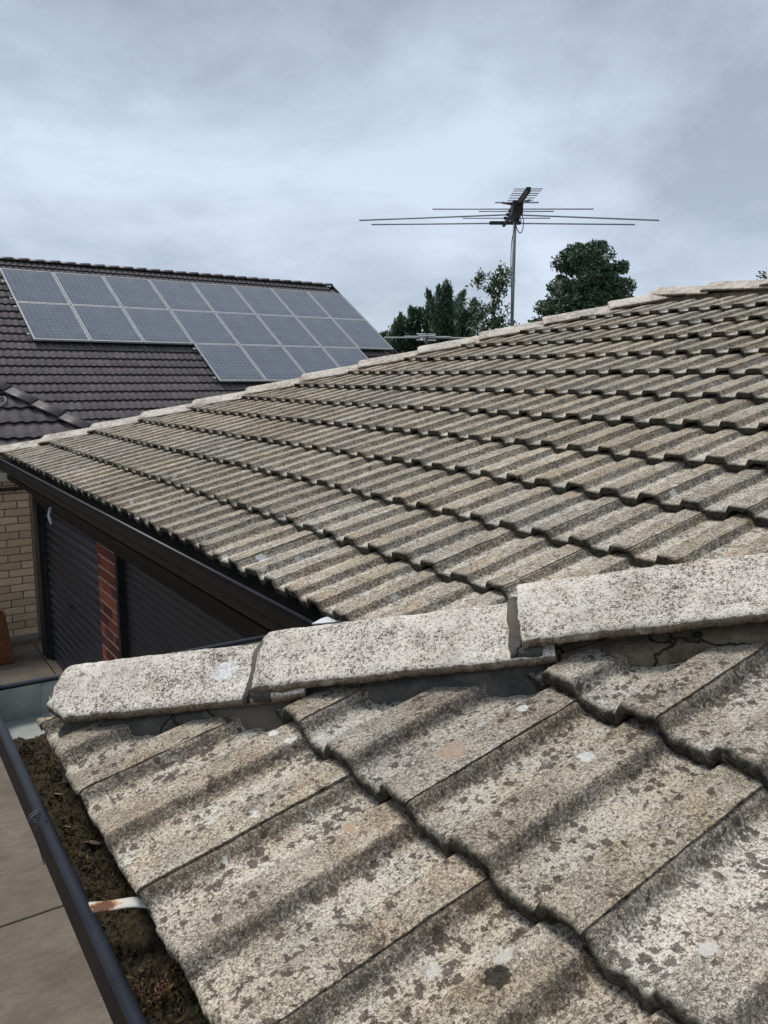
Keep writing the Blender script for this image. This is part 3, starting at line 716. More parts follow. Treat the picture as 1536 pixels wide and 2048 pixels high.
weed((415, 2035), -.06, 60, .0032, (.007, .008), M_GRN, 'small bright green weed in the gutter at the bottom edge')
for q, sz, lab in (((185, 1690), .022, 'curled tan dead leaf in the gutter moss'), ((135, 1655), .009, 'tiny grey dead leaf lying on the gutter moss'), ((115, 1590), .012, 'thin grey leaf scrap near the hip end of the gutter')):
    P = px(q, (0, 0, 1), -.080); V = []; F = []
    for i in range(9):
        for j in range(5):
            a = i/8*2-1; b = (j/4*2-1)*math.sqrt(max(0, 1-a*a))*.38+.0; V.append((a*sz, b*sz, .35*sz*b*b*4+.2*sz*a*a))
    F = [(i*5+j, (i+1)*5+j, (i+1)*5+j+1, i*5+j+1) for i in range(8) for j in range(4)]
    o = put('dead_leaf', new_mesh('dead_leaf', V, F, [simple('dead_leaf', (.13, .10, .075), (.20, .16, .12), 100, .9)], True), None, loc=P); o.rotation_euler = (.3, .2, 1.9); tag(o, lab, 'leaf')
# ------------------------------------------------------------------ cream brick wall beyond the yard
WY = 6.50
wall = thing('brick_wall', 'cream brick wall at the far end of the yard, left of the blue black roller door', 'wall', (0, WY, GROUND))
o = put('wall_core', MB().box((-4.5, WY+.006, GROUND-.05), (1.30, WY+.1, .0)).mesh('wall_core', M_MORT2), wall)
bfull = bevel(MB().box((-.1105, -.008, -.0325), (.1105, .05, .0325)).mesh('brick', M_YBR), .002)
restb = MB(); nb_ = 0
z = GROUND+.10; row = 0; BP = .075
while z < -.34:
    for i in range(25):
        x = 1.155-.1105-.231*i-(.1155 if row % 2 else 0)
        if x > 1.05-.2 and row % 2 == 0: pass
        if x < -4.3: continue
        if i < 11: put('brick', bfull, wall, loc=(x, WY+.004+random.uniform(-.0015, .0015), z))
        else: restb.box((x-.1105, WY-.004, z-.0325), (x+.1105, WY+.05, z+.0325))
    if row % 2: put('brick', bevel(MB().box((-.05, -.008, -.0325), (.0525, .05, .0325)).mesh('brick', M_YBR), .002), wall, loc=(1.1, WY+.004, z))
    z += BP; row += 1
tag(put('further_bricks', restb.mesh('further_bricks', M_YBR), wall), kind='stuff')
put('wall_pipe', MB().tube([(-4.4, WY-.03, -.445), (1.12, WY-.03, -.415)], .017, 8).mesh('wall_pipe', M_BLK), wall)
put('wall_coping', MB().box((-4.5, WY-.06, -.335), (1.3, WY+.15, -.262)).mesh('wall_coping', simple('pale_coping', (.30, .28, .23), (.38, .36, .30), 5, .8)), wall)
put('wall_plinth', MB().box((-4.5, WY-.015, GROUND-.03), (1.15, WY+.003, GROUND+.062)).mesh('wall_plinth', simple('plinth_concrete', (.2, .18, .15), (.27, .25, .21), 8, .9)), wall)
o = put('leaf_litter', MB().box((0, 0, 0), (.01, .01, .01)).mesh('x', M_DEB)); bpy.data.objects.remove(o)
V, F = leafy((0, 0, 0), 700, .012, (.5, .045), .01)
o = put('leaf_litter', new_mesh('leaf_litter', V, F, [simple('dry_litter', (.13, .09, .045), (.30, .22, .12), 40, .9)]), None, loc=(.72, WY-.09, GROUND+.004)); tag(o, 'dry leaves gathered along the foot of the cream brick wall', 'leaf litter', kind='stuff')
# rusty planter at the left edge
M_RUST = simple('rust_brown_pot', (.10, .035, .015), (.19, .075, .035), 9, .75, 0, .3, .003)
P = Vector((.70, 6.02, GROUND)); V = []; F = []; lv = [(0, .125), (.02, .135), (.35, .100), (.425, .092), (.43, .098), (.455, .098), (.455, .082), (.30, .080)]
for z_, a in lv:
    for sx, sy in ((-1, -1), (1, -1), (1, 1), (-1, 1)): V.append((sx*a, sy*a, z_))
for i in range(len(lv)-1):
    for j in range(4): F.append((i*4+j, i*4+(j+1) % 4, (i+1)*4+(j+1) % 4, (i+1)*4+j))
F += [(3, 2, 1, 0), tuple((len(lv)-1)*4+j for j in range(4))]
pot = thing('planter', 'rust brown tapered square planter standing against the cream brick wall', 'planter', P)
put('pot', bevel(new_mesh('pot', V, F, [M_RUST]), .004), pot, loc=P)
put('soil', MB().box((-.08, -.08, 0), (.08, .08, .01)).mesh('soil', M_DEB), pot, loc=P+Vector((0, 0, .40)))
# ------------------------------------------------------------------ NEIGHBOUR HOUSE with solar panels
PSI, Q = .0549, .5681
nX = Vector((math.cos(PSI), math.sin(PSI), 0)); nS = Vector((-math.sin(PSI)*math.cos(Q), math.cos(PSI)*math.cos(Q), math.sin(Q))); nN = nX.cross(nS)
NO = Vector((3.0642, 19.397, 3.1284))            # top left corner of the panel array
PW, PH_ = 1.198, 1.602
def NP(a, v, n=0, O=NO): return O+nX*a-nS*v+nN*n
M_DT = None
def dt_f(t):
    v, rnd = coords(t); n = t.noise(v, 9, 4, .6); g_ = t.noise(v, 90, 3, .7)
    c = t.mix(t.mr(n, .35, .65), (.080, .070, .072), (.118, .106, .108)); r2 = t.math('FRACT', t.math('MULTIPLY', rnd, 5.3))
    c = t.mix(t.mr(r2, .8, 1, 0, .35), c, (.105, .068, .060)); c = t.mix(t.mr(g_, .55, .75, 0, .4), c, (.13, .12, .12))
    eg = attr(t, 'edge'); c = t.mix(eg, c, (.02, .018, .018))
    hs = t.n('ShaderNodeHueSaturation', {'Value': t.mr(rnd, 0, 1, .85, 1.15), 'Color': c})
    return dict(c=hs.outputs[0], r=.8, s=.2, h=g_, hd=.002)
M_DT = mat('dark_glazed_tile', dt_f)
def dark_tile():
    us = np.linspace(0, .3, 25); ss = [0, .006, .39]; V = []; e = []
    for s_ in ss:
        for u in us:
            hgt = .013*(1+math.cos(2*math.pi*(u/.15)))**1.0*.5*1.5
            V.append((s_, -u, hgt+.034*(1-s_/.32)-(.004 if s_ == 0 else 0))); e.append(1 if s_ == 0 else 0)
    nn = len(us); F = [(i*nn+j, i*nn+j+1, (i+1)*nn+j+1, (i+1)*nn+j) for i in range(2) for j in range(nn-1)]
    k = len(V)
    for j in range(nn): x, y, z = V[j]; V.append((x+.004, y, z-.026)); e.append(1)
    F += [(j+1, j, k+j, k+j+1) for j in range(nn-1)]
    return new_mesh('roof_tile', V, F, [M_DT], True, dict(edge=e))
DTM = dark_tile()
nh = thing('neighbour_house', 'house behind with dark brown tiled gable roof carrying solar panels', 'house', (6, 20, GROUND))
OFFN = -.16                                   # roof surface below panel tops
RO = NP(0, 0, OFFN)
NPl = Plane(RO, nS, nN)                       # NPl.Y = -nX
vr = -.76                                     # ridge above panel top edge
XL, XR = -7.0, 9.72
VE = 8.2
cand = []
k = 0
v = vr+.32
while v < VE:
    ph = .15 if k % 2 else 0
    x = XL+ph
    while x < XR-.29:
        M = NPl.M(-v+0, -(x+.3)+random.uniform(-.002, .002)+.3*0, random.uniform(0, .003), random.uniform(-.004, .004))
        M = NPl.M(-v, -x, random.uniform(0, .003), random.uniform(-.004, .004))
        P = M@Vector((.16, -.15, .02)); q = topx(P)
        a = (P-RO).dot(nX); b = -(P-RO).dot(nS)
        under = (0.15 < a < 8*PW-.1 and .1 < b < 2*PH_-.35) or (3*PW+.15 < a < 7*PW-.2 and 2*PH_-.3 < b < 3*PH_-.35)
        hipy = 903-.215*q[0] if q[0] < 1350 else 600
        vis = (-25 < q[0] < 860) and q[1] < hipy+8 and not under
        cand.append((0 if vis else 1, q[2], M)); x += .3
    v += .32; k += 1
cand.sort(key=lambda a: (a[0], a[1]))
rest = []
for i, (nv, d, M) in enumerate(cand):
    if i < 300 and nv == 0: put('roof_tile', DTM, nh, M)
    else: rest.append((DTM, M, []))
join_rest(rest, 'further_roof_tiles', nh, M_DT)
def nd(name, pts, mt, parent=nh, drop=.03, th=.03): return deck(name, pts, mt, parent, th, drop)
NPn = lambda a, v, O=RO: O+nX*a-nS*v
nd('roof_underlay', [NPn(XL, vr), NPn(XR, vr), NPn(XR, VE), NPn(XL, VE)], M_DECK)
ridgeL, ridgeR = NPn(XL, vr), NPn(XR, vr)
bh = Vector((nX.y*-1, nX.x, 0)); down = lambda P, d: P+bh*d*math.cos(Q)-Vector((0, 0, d*math.sin(Q)))
nd('back_roof_slope', [ridgeL, down(ridgeL, VE), down(ridgeR, VE), ridgeR], M_DT, drop=.01)
M_DCAP = simple('dark_ridge_cap', (.060, .050, .052), (.10, .082, .080), 14, .5, 0, .4)
def dcap(k=1.0, flat=False):
    V = []; n = 9
    for x, s_ in ((0, .022), (.40, 0)):
        for sgn in (1, 0):
            for i in range(n):
                a = math.pi*(.12+.76*i/(n-1)); rr = .15-(0 if sgn else .015); V.append((x, rr*math.cos(a)*k, (rr*.75*k)*math.sin(a)-.055*k+s_*k) if not flat else (x, .15*(1-2*i/(n-1)), .06*(1-abs(1-2*i/(n-1)))-(0 if sgn else .014)-.03+s_*.7))
    F = []
    for i in range(n-1): F += [(i, i+1, 2*n+i+1, 2*n+i), (n+i, 3*n+i, 3*n+i+1, n+i+1), (i+1, i, n+i, n+i+1), (2*n+i, 2*n+i+1, 3*n+i+1, 3*n+i)]
    F += [(0, 2*n, 3*n, n), (n-1, 2*n-1, 4*n-1, 3*n-1), tuple(range(n, 2*n))]
    me = new_mesh('ridge_cap', V, F, [M_DCAP], True); bm = bmesh.new(); bm.from_mesh(me); bmesh.ops.recalc_face_normals(bm, faces=bm.faces); bm.to_mesh(me); bm.free(); return me
DC = dcap(); DC2 = dcap(1, True)
x = XR-.42
while x > XL:
    put('ridge_cap', DC, nh, line_frame(NPn(x+.42, vr)+Vector((0, 0, .012+random.uniform(0, .008))), -nX)); x -= .37
# verge and barge board at the gable end
put('barge_board', MB().prism([(0, .06), (.03, .06), (.03, -.16), (0, -.16)], NPn(XR, vr), NPn(XR, VE), up_=nN, side=nX).mesh('barge_board', simple('barge_dark', (.03, .026, .027), (.05, .045, .045), 8, .6)), nh)
M_NW = simple('neighbour_brick', (.20, .13, .09), (.30, .2, .14), 12, .9)
Pw = [NPn(XL+.5, VE-.6), NPn(XR-.3, VE-.6)]; wz = Pw[0].z-.1; dd = 2*(VE)*math.cos(Q)-1.0
A_, B_ = Pw[0].copy(), Pw[1].copy(); C_, D_ = B_+bh*dd, A_+bh*dd
V = [Vector((p.x, p.y, GROUND-.05)) for p in (A_, B_, C_, D_)]+[Vector((p.x, p.y, wz)) for p in (A_, B_, C_, D_)]
put('wall', new_mesh('wall', V, [(0, 1, 5, 4), (1, 2, 6, 5), (2, 3, 7, 6), (3, 0, 4, 7), (4, 5, 6, 7)], [M_NW]), nh)
gb = [B_, C_]; mid = (B_+C_)/2
put('gable_wall', new_mesh('gable_wall', [Vector((B_.x, B_.y, wz)), Vector((C_.x, C_.y, wz)), Vector((mid.x, mid.y, NPn(0, vr).z-.25)), Vector((B_.x, B_.y, wz))-nX*.1, Vector((C_.x, C_.y, wz))-nX*.1, Vector((mid.x, mid.y, NPn(0, vr).z-.25))-nX*.1], [(0, 1, 2), (5, 4, 3), (0, 3, 4, 1), (1, 4, 5, 2), (2, 5, 3, 0)], [M_NW]), nh)
# solar panels
def cell_f(t):
    v = t.n('ShaderNodeTexCoord').outputs['Object']; s_ = t.n('ShaderNodeSeparateXYZ', {0: v}); rnd = t.n('ShaderNodeObjectInfo').outputs['Random']
    cx = t.math('MULTIPLY', s_.outputs[0], 9/(PW-.07)); cy = t.math('MULTIPLY', s_.outputs[1], 12/(PH_-.07))
    fx = t.math('ABSOLUTE', t.math('SUBTRACT', t.math('FRACT', cx), .5)); fy = t.math('ABSOLUTE', t.math('SUBTRACT', t.math('FRACT', cy), .5))
    line = t.math('MAXIMUM', t.mr(fx, .475, .49), t.mr(fy, .475, .49))
    dia = t.mr(t.math('ADD', fx, fy), .86, .89)
    bus = t.mr(t.math('ABSOLUTE', t.math('SUBTRACT', fx, .2)), .02, .01, 0, .45)
    c = t.mix(t.mr(t.noise(v, 3, 2), .3, .7), (.030, .034, .048), (.044, .048, .062)); c = t.mix(bus, c, (.16, .17, .2))
    c = t.mix(t.math('MULTIPLY', line, .6), c, (.17, .18, .21)); c = t.mix(dia, c, (.27, .285, .31))
    dust_sheen = t.noise(v, 2.2, 4, .6); c = t.mix(t.mr(dust_sheen, .35, .7, .20, .36), c, (.27, .30, .34))  # pale veil painted into the cell colour: dust plus the sky's reflection
    return dict(c=c, r=.16, s=.55)
M_CELL = mat('solar_cells', cell_f)
M_ALU = simple('panel_aluminium', (.40, .41, .40), (.50, .51, .50), 10, .45, .35)
fmw = .028; g_ = .010
MF = MB(); a, b = PW-2*g_, PH_-2*g_
MF.box((0, -fmw, -.040), (a, 0, 0)).box((0, -b, -.040), (a, -b+fmw, 0)).box((0, -b+fmw, -.040), (fmw, -fmw, 0)).box((a-fmw, -b+fmw, -.040), (a, -fmw, 0))
FM = MF.mesh('frame', M_ALU)
GM = MB().box((fmw+.001, -b+fmw+.001, -.030), (a-fmw-.001, -fmw-.001, -.004)).mesh('cell_glass', M_CELL)
BR = MB().box((-.06, -.02, -.07), (.0, .02, -.045)).mesh('rail_end', M_ALU)
ordn = ['first', 'second', 'third', 'fourth', 'fifth', 'sixth', 'seventh', 'eighth']
for r_ in range(3):
    for i in range(8):
        if r_ == 2 and not 3 <= i <= 6: continue
        M = Matrix((nX, nS, nN)).transposed().to_4x4(); M.translation = NP(i*PW+g_, r_*PH_+g_, 0)
        e = bpy.data.objects.new('solar_panel', None); COL.objects.link(e); e.matrix_world = M
        nrow = ('top', 'middle', 'bottom')[r_]; kk = i if r_ < 2 else i-3
        tag(e, '%s solar panel from the left in the %s row on the dark brown roof' % (ordn[kk], nrow), 'solar panel', 'solar panels on the neighbouring roof')
        for nm, me in (('frame', FM), ('cell_glass', GM)):
            o = bpy.data.objects.new(nm, me); COL.objects.link(o); o.parent = e
for (i, r_) in ((0, 0), (0, 0), (0, 1), (3, 2)):
    pass
for a_, v_ in ((0, .55), (0, 1.35), (0, 1.72), (0, 2.9), (3*PW, 3.35), (3*PW, 4.6)):
    M = Matrix((nX, nS, nN)).transposed().to_4x4(); M.translation = NP(a_, v_, 0); put('panel_rail', BR, nh, M)
for rr_ in range(3):
    for off in (.45, 1.2):
        x0_, x1_ = (0, 8*PW) if rr_ < 2 else (3*PW, 7*PW)
        put('panel_rail', MB().prism([(-.02, -.075), (.02, -.075), (.02, -.0405), (-.02, -.0405)], NP(x0_+.01, rr_*PH_+off), NP(x1_-.01, rr_*PH_+off), up_=nN, side=nS).mesh('panel_rail', M_ALU), nh)
# ------------------------------------------------------------------ low hip roof in front of it
KK = .69
O3 = CAM+(NO-CAM)*KK                             # a nearer, parallel roof plane
ex = thing('low_outbuilding', 'low building with dark blue grey tiled hip roof at the left edge', 'outbuilding', (O3.x, O3.y, GROUND))
EP = Plane(O3, nS, nN)
def onE(q): return px(q, nN, nN.dot(O3))
hA, hB = onE((-10, 772)), onE((160, 857))
eh = (nX-Vector((-nX.y, nX.x, 0))).normalized()  # plan direction of hip going down
hipD = Vector((eh.x, eh.y, -math.tan(Q)/math.sqrt(2))).normalized()
hn = Vector((-eh.y, eh.x, 0)).normalized()       # horizontal normal of hip plane
if hn.dot(nX) < 0: hn = -hn
hip = (onE((75, 812)), hn)
M_DT2 = M_DT
rest = []; items = []
aa = -(hip[0]-O3).dot(nS); vv = 2.4
k = 0
vv = aa-2.2
while vv < aa+3.0:
    for j in range(-4, 22):
        xx_ = (hip[0]-O3).dot(nX)+1.8-.3*j+(.15 if k % 2 else 0)
        M = EP.M(-vv, -xx_, random.uniform(0, .002))
        c = classify(M, *hip)
        if c == 1: continue
        P = M@Vector((.2, -.15, 0)); q = topx(P)
        cp = [(hip[0], hip[1])] if c == 0 else []
        if -60 < q[0] < 200 and q[1] < 960:
            me = cut(DTM, M, cp) if cp else DTM
            if me: put('roof_tile', me, ex, M)
        else: rest.append((DTM, M, cp))
    vv += .325; k += 1
join_rest(rest, 'further_roof_tiles', ex, M_DT)
Hc = hip[0]
for i in range(-7, 9): put('hip_cap', DC2, ex, line_frame(Hc+hipD*(.40*i)+Vector((0, 0, .060)), -hipD))
top = Hc-hipD*3.4; bot = Hc+hipD*4.2; lft = -nX*8
nd('roof_underlay', [top, bot, bot+lft-nX*0, top+lft], M_DECK, ex, .02)
rs = Vector((-nX.y, nX.x, 0))*8
nd('back_roof_slope', [top, bot, bot+rs, top+rs], M_DT, ex, -.005)
bz = bot.z-.1
V = [Vector((p.x, p.y, z_)) for z_ in (GROUND-.05, bz) for p in (bot-nX*.5+rs*.05, bot-nX*.5+rs, bot+lft+rs, bot+lft+rs*.05)]
put('wall', new_mesh('wall', V, [(0, 1, 5, 4), (1, 2, 6, 5), (2, 3, 7, 6), (3, 0, 4, 7), (4, 5, 6, 7)], [M_NW]), ex)
pts = [onE(q) + nN*.05 for q in ((-14, 803), (4, 800), (10, 802), (12, 808), (8, 813), (-2, 820), (-10, 826))]
put('pipe_hook', MB().tube(pts, .010, 8).mesh('pipe_hook', simple('galv_pipe', (.12, .125, .13), (.19, .195, .2), 20, .4, .4), True), ex)
# ------------------------------------------------------------------ roof-top antenna
AZ = 2.102
b0, b1 = Vector((4.38, 3.064, AZ)), Vector((5.202, 4.263, AZ)); bd = (b1-b0).normalized(); cr = Vector((bd.y, -bd.x, 0))
mast = Vector((4.86, 3.737, AZ)); rz = ZM+(YM-mast.y)*T
M_AL = simple('dull_aluminium', (.19, .21, .24), (.27, .30, .34), 20, .5, .2); M_STL = simple('mast_steel', (.12, .13, .14), (.19, .20, .21), 20, .5, .2)
an = thing('tv_antenna', 'tall roof antenna with long crossbars on a bare mast above the ridge', 'antenna', (mast.x, mast.y, rz))
AO = Vector((0, 0, 0))
put('mast', MB().tube([(mast.x, mast.y, rz-.05), (mast.x, mast.y, rz+.7), (mast.x+.01, mast.y+.01, AZ+.03)], [.017, .0165, .015], 10).mesh('mast', M_STL, True), an)
put('boom', MB().prism([(-.013, -.013), (.013, -.013), (.013, .013), (-.013, .013)], b0-bd*.03+Vector((0, 0, .0)), b1+bd*.03).mesh('boom', M_BLK), an)
def elem(y, w0, w1, droop=0, r=.0055, dz=0):
    """one cross rod; y is its photo row on the boom"""
    f = (y-382)/(450-382); 
    # perspective along the boom: solve position by row
    P = px((1008+(1057-1008)*(1-f), y), (0, 0, 1), AZ); s_ = (P-b0).dot(bd); C0 = b0+bd*s_+Vector((0, 0, .016+dz))
    o = put('element', MB().tube([C0-cr*w0+Vector((0, 0, -droop)), C0, C0+cr*w1+Vector((0, 0, -droop))], r, 6).mesh('element', M_AL, True), an)
    put('insulator', MB().box((-.012, -.018 if w0 < .15 else -.035, -.010), (.012, .018 if w0 < .15 else .035, .012), line_frame(C0, bd)).mesh('insulator', M_BLK), an)
for y, w_ in ((382, .112), (386, .112), (391, .110), (395, .110), (400, .108), (404.5, .108)): elem(y, w_, w_, r=.004)
elem(409, .20, .17, r=.006); elem(422, .72, .70); elem(426.5, .30, .37, r=.005); elem(433, 1.38, 1.36, .05, r=.007); elem(440, .42, .40, r=.005); elem(450, 1.28, 1.26, .012, r=.007)
put('element_bracket', MB().box((-.02, -.16, -.012), (.02, .14, .016), line_frame(b1+Vector((0, 0, .016)), bd)).mesh('element_bracket', M_BLK), an)
jb = px((1034, 410), (0, 0, 1), AZ)
put('junction_box', bevel(MB().box((-.07, -.045, -.09), (.07, .045, .03), line_frame(jb, bd)).mesh('junction_box', M_BLK), .008), an)
put('reflector_arm', MB().tube([jb-cr*.13+Vector((0, 0, .02)), jb, jb+cr*.11+Vector((0, 0, .04))], .010, 6).mesh('reflector_arm', M_BLK), an)
put('mast_clamp', MB().box((-.03, -.03, -.05), (.03, .03, .05), Matrix.Translation((mast.x, mast.y, AZ-.03))).mesh('mast_clamp', M_BLK), an)
def cable(pts, r=.004): 
    out = []
    for i in range(len(pts)-1):
        p0, p1, p2, p3 = [Vector(pts[max(0, min(len(pts)-1, i+k))]) for k in (-1, 0, 1, 2)]
        for s_ in np.linspace(0, 1, 7)[:-1]: out.append(.5*((2*p1)+(-p0+p2)*s_+(2*p0-5*p1+4*p2-p3)*s_*s_+(-p0+3*p1-3*p2+p3)*s_**3))
    out.append(Vector(pts[-1])); return put('cable', MB().tube(out, r, 6).mesh('cable', M_BLK, True), an)
mp = lambda q: px(q, tuple(fw), fw.dot(mast)-.03)
cable([mp(q) for q in ((1043, 412), (1044, 430), (1047, 442), (1045, 460), (1040, 466), (1034, 458), (1031, 440), (1037, 432), (1042, 440), (1040, 447), (1036, 436), (1036, 415))])
cable([mp(q) for q in ((1031, 430), (1029, 455), (1024, 480), (1022, 510), (1022, 560), (1024, 610), (1024, 660))])
# second, lower antenna beyond the hip
def fpt(q, d): return CAM+(fw+rt*((q[0]-768)/FPX)-up*((q[1]-1024)/FPX))*d
D2 = 17.0
an2 = thing('tv_antenna', 'distant low antenna with pale crossbars in front of the dark conifers', 'antenna', fpt((853, 720), D2))
put('mast', MB().tube([Vector((fpt((853, 676), D2).x, fpt((853, 676), D2).y, GROUND)), fpt((853, 676), D2)], .022, 8).mesh('mast', M_STL), an2)
M_AL2 = simple('pale_aluminium', (.40, .42, .42), (.52, .54, .54), 20, .5, .2)
for (xa, xb, y, dd_) in ((768, 938, 675, 0), (808, 902, 673, .3), (833, 872, 668, .6), (833, 872, 680, -.5), (836, 870, 671, .8)):
    A_, B_ = fpt((xa, y), D2-dd_), fpt((xb, y+1), D2-dd_); put('element', MB().tube([A_, B_], .014, 6).mesh('element', M_AL2), an2)
put('boom', MB().tube([fpt((853, 680), D2+.5), fpt((855, 670), D2-.8)], .03, 8).mesh('boom', M_STL), an2)
# a dark gable peeping right of the panels
# ------------------------------------------------------------------ trees
def leaf_mat(name, a, b): 
    def f(t):
        v = t.n('ShaderNodeTexCoord').outputs['Object']; n = t.noise(v, 1.6, 3, .6); n2 = t.noise(v, 14, 2, .6)
        return dict(c=t.mix(t.mr(t.math('ADD', t.math('MULTIPLY', n, .6), t.math('MULTIPLY', n2, .4)), .36, .64), a, b), r=.6, s=.3)
    return mat(name, f)
M_BARK = simple('bark', (.045, .035, .026), (.09, .07, .05), 8, .9)
def leaves(C, D, sz, asp=.5):
    """C (n,3) centres, D (n,3) rough directions -> kite faces"""
    n = len(C); D = D/np.linalg.norm(D, axis=1)[:, None]; R_ = rng.normal(size=(n, 3)); E = np.cross(D, R_); E /= np.linalg.norm(E, axis=1)[:, None]
    s_ = (sz*rng.uniform(.6, 1.3, n))[:, None]
    V = np.stack([C-D*s_, C+E*s_*asp, C+D*s_, C-E*s_*asp], 1).reshape(-1, 3); F = np.arange(4*n).reshape(-1, 4)
    return V, F
def np_mesh(name, V, F, mt):
    me = bpy.data.meshes.new(name); me.vertices.add(len(V)); me.vertices.foreach_set('co', V.astype(np.float32).ravel())
    me.loops.add(F.size); me.loops.foreach_set('vertex_index', F.astype(np.int32).ravel()); me.polygons.add(len(F)); me.polygons.foreach_set('loop_start', np.arange(0, F.size, 4, dtype=np.int32))
    me.update(calc_edges=True); me.validate(); me.materials.append(mt); return me
def world_at(qx, qy, d): return np.array(fpt((qx, qy), d))
def tree_base(qx, d): P = fpt((qx, 760), d); return Vector((P.x, P.y, GROUND))
rtn, upn, fwn = np.array(r0), np.array((0, 0, 1.)), np.array((fw.x, fw.y, 0)); fwn /= np.linalg.norm(fwn)
# broad round-crowned tree
def broad(label, qx, qtop, qbot, halfw, d, n, mt, outline, lobes=60, leaf=.11):
    B = tree_base(qx, d); tr = thing('leafy_tree', label, 'tree', B); s_ = d/FPX
    C = []; ctr = []
    top = float(world_at(qx, qtop, d)[2]); base = GROUND+1.0
    for _ in range(lobes):
        f = rng.uniform(0, 1)**.8; hz = base+(top-base)*f
        # half width by relative height read from outline table
        hw = np.interp(f, *zip(*outline))*halfw*s_
        a = rng.uniform(0, 2*math.pi); rr = hw*math.sqrt(rng.uniform(.15, 1))*.86
        ctr.append((B.x+(rtn*math.cos(a)+fwn*math.sin(a))[0]*rr, B.y+(rtn*math.cos(a)+fwn*math.sin(a))[1]*rr, hz))
    ctr = np.array(ctr)
    per = n//lobes
    for c in ctr:
        R_ = rng.uniform(.24, .52)*halfw*s_/2.35
        v = rng.normal(size=(per, 3)); v /= np.linalg.norm(v, axis=1)[:, None]; v *= (R_*rng.uniform(.35, 1.08, per)**.6)[:, None]; v[:, 2] *= .8
        C.append(c+v)
    C = np.concatenate(C); D = rng.normal(size=C.shape); D[:, 2] -= .5
    V, F = leaves(C, D, leaf, .42); put('crown', np_mesh('crown', V, F, mt), tr)
    mb = MB(); mb.tube([B, B+Vector((.1, .05, 2)), Vector((B.x, B.y, top-1.2))], [.2, .15, .05], 8)
    for c in ctr[::4]:
        st_ = Vector((B.x, B.y, GROUND+1.6+(c[2]-GROUND-1.6)*.5)); mb.tube([st_, (st_+Vector(c))/2+Vector((0, 0, .15)), Vector(c)], [.06, .04, .015], 5)
    put('trunk', mb.mesh('trunk', M_BARK), tr); return tr
M_L1 = leaf_mat('dark_leaf', (.036, .066, .038), (.105, .16, .085)); M_L2 = leaf_mat('olive_leaf', (.05, .08, .04), (.11, .15, .07)); M_L3 = leaf_mat('conifer_leaf', (.035, .066, .042), (.095, .15, .08))
broad('round dark green leafy tree rising behind the ridge right of the tall antenna', 1166, 500, 660, 108, 34, 52000, M_L1, ((0, .9), (.3, 1.0), (.55, 1.02), (.7, .93), (.82, .78), (.92, .62), (1, .30)), 230, .085)
# sparse tree of slim leaning branches
def sparse(label, d, branches, mt, leaf=.075, dens=34):
    B = tree_base(branches[0][0][0], d); tr = thing('slender_tree', label, 'tree', B); mb = MB(); C = []
    mb.tube([B, fpt((branches[0][0][0], 730), d)], [.09, .06], 6)
    for br in branches:
        P = [fpt((x_, y_), d+dz_) for x_, y_, dz_ in [(b_[0], b_[1], b_[2] if len(b_) > 2 else 0) for b_ in br]]
        mb.tube(P, list(np.linspace(.035, .008, len(P))), 5)
        for a in range(len(P)-1):
            for _ in range(3):
                f = random.random(); c = P[a].lerp(P[a+1], f)+Vector((random.gauss(0, .12), random.gauss(0, .12), random.gauss(.0, .08)))
                if random.random() < .75: C.append((c, .12+.05*random.random()))
        C.append((P[-1], .2))
    L_ = []
    for c, r_ in C: L_.append(np.array(c)+rng.normal(size=(dens, 3))*r_*.62)
    L_ = np.concatenate(L_); V, F = leaves(L_, rng.normal(size=L_.shape), leaf, .42)
    put('crown', np_mesh('crown', V, F, mt), tr); put('trunk', mb.mesh('trunk', M_BARK), tr); return tr
sparse('slender open tree with tufted branches just left of the antenna mast', 27,
       [[(985, 720), (985, 660), (990, 620), (985, 590), (975, 565), (962, 560), (953, 567)], [(990, 620), (997, 590), (1000, 560), (1002, 540)], [(997, 590), (1008, 570), (1014, 552)], [(985, 590), (988, 570), (984, 555)],
        [(985, 660), (972, 640), (966, 625), (958, 612)], [(985, 660), (1000, 640), (1010, 622)], [(985, 690), (1003, 670), (1016, 650)], [(985, 690), (965, 672), (955, 660)], [(985, 680), (990, 655), (1000, 655)], [(985, 700), (1010, 690), (1020, 670)], [(985, 700), (970, 690), (960, 680)]], M_L2)
sparse('wispy twig top of a tree at the right end of the ridge', 30, [[(1560, 640), (1545, 590), (1536, 560), (1530, 550)], [(1545, 590), (1550, 560), (1552, 545)]], M_L2, .07, 26)
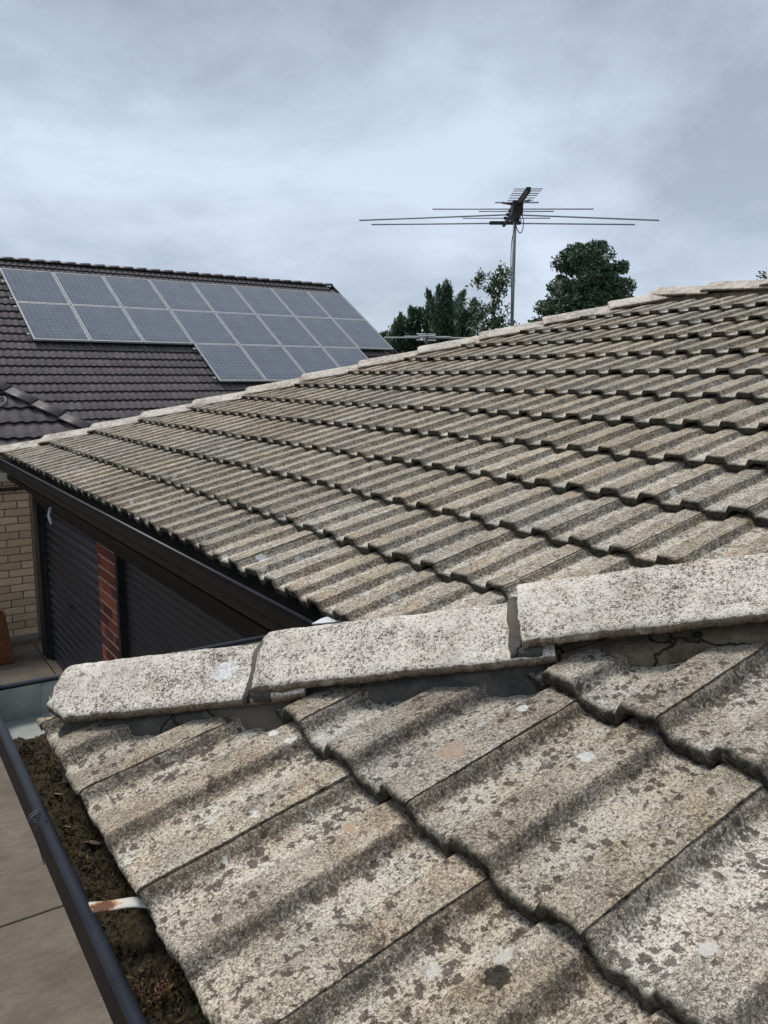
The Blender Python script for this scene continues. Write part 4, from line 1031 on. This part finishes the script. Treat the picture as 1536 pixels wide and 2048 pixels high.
# conifers: spires with upswept ragged branches
def conifer(label, qx, qtop, halfw, d, arms=(), n=70, mt=M_L3):
    B = tree_base(qx, d); tr = thing('conifer_tree', label, 'tree', B); s_ = d/FPX; top = float(world_at(qx, qtop, d)[2]); H = top-GROUND
    mb = MB(); mb.tube([B, B+Vector((0, 0, H*.6)), B+Vector((0, 0, H-.1))], [.16, .09, .012], 7); C = []; D = []
    W = halfw*s_
    for i in range(n):
        f = (i+.5)/n; z0 = H*.3+(H*.7-.1)*f; reach = W*(1-f)**1.1*random.uniform(.55, 1.15)+.06
        for _ in range(3):
            a = random.uniform(0, 6.283); dr = Vector((math.cos(a), math.sin(a), random.uniform(.35, .95)))
            P0 = B+Vector((0, 0, z0)); P1 = P0+Vector((dr.x*reach, dr.y*reach, dr.z*reach*.8))
            m_ = int(26+48*reach)
            tt = rng.uniform(.12, 1, m_)[:, None]; pts_ = np.array(P0)+(np.array(P1)-np.array(P0))*tt
            pts_ = pts_+rng.normal(size=(m_, 3))*(.11*(1-tt*.8))*np.array((1, 1, .8)); C.append(pts_); D.append(np.tile(np.array(dr), (m_, 1))+rng.normal(size=(m_, 3))*.25)
    for pa in arms:
        P = [fpt(q, d-.3) for q in pa]; mb.tube(P, list(np.linspace(.05, .008, len(P))), 5)
        for a in range(len(P)-1):
            m_ = 200; tt = rng.uniform(0, 1, m_)[:, None]; f = (a+tt)/(len(P)-1)
            pts_ = np.array(P[a])+(np.array(P[a+1])-np.array(P[a]))*tt+rng.normal(size=(m_, 3))*(.20*(1-f)**.8+.02); C.append(pts_); D.append(np.tile(np.array(P[a+1]-P[a]), (m_, 1))/max(.01, (P[a+1]-P[a]).length)+rng.normal(size=(m_, 3))*.4)
    C = np.concatenate(C); D = np.concatenate(D); V, F = leaves(C, D, .115, .20)
    put('crown', np_mesh('crown', V, F, mt), tr); put('trunk', mb.mesh('trunk', M_BARK), tr); return tr
conifer('tallest dark conifer of the row, with two upswept bare-tipped arms', 891, 570, 62, 32, [[(882, 668), (874, 635), (862, 603), (854, 580)], [(886, 655), (881, 620), (878, 596), (877, 572)], [(895, 645), (908, 618), (920, 600), (929, 582)], [(893, 640), (892, 600), (893, 562)]])
conifer('ragged conifer right of the tallest one, leaning arms near the slender tree', 925, 622, 58, 31, [[(930, 668), (940, 640), (948, 618), (949, 598)], [(925, 650), (921, 628), (921, 606)], [(940, 665), (955, 640), (964, 628)]])
conifer('dark conifer left of the tallest one behind the distant antenna', 862, 608, 52, 33, [[(860, 650), (860, 625), (857, 604)], [(868, 655), (860, 635), (850, 622)]])
conifer('pointed conifer in the middle left of the dark row', 825, 616, 56, 33, [[(832, 660), (826, 640), (821, 614)], [(838, 655), (839, 635), (840, 618)], [(815, 665), (808, 648), (806, 636)]])
conifer('leftmost small conifer beside the right end of the solar panels', 798, 636, 52, 33, [[(795, 680), (800, 655), (801, 628)], [(785, 690), (788, 668), (790, 648)]])
conifer('low dark conifer at the left foot of the row, above the solar panel corner', 776, 664, 46, 34, [[(772, 700), (768, 680), (767, 668)]])
conifer('broad low conifer filling the base of the row behind the hip', 905, 648, 100, 35)
conifer('low bushy conifer right of the slender tree by the antenna mast', 968, 655, 66, 36)
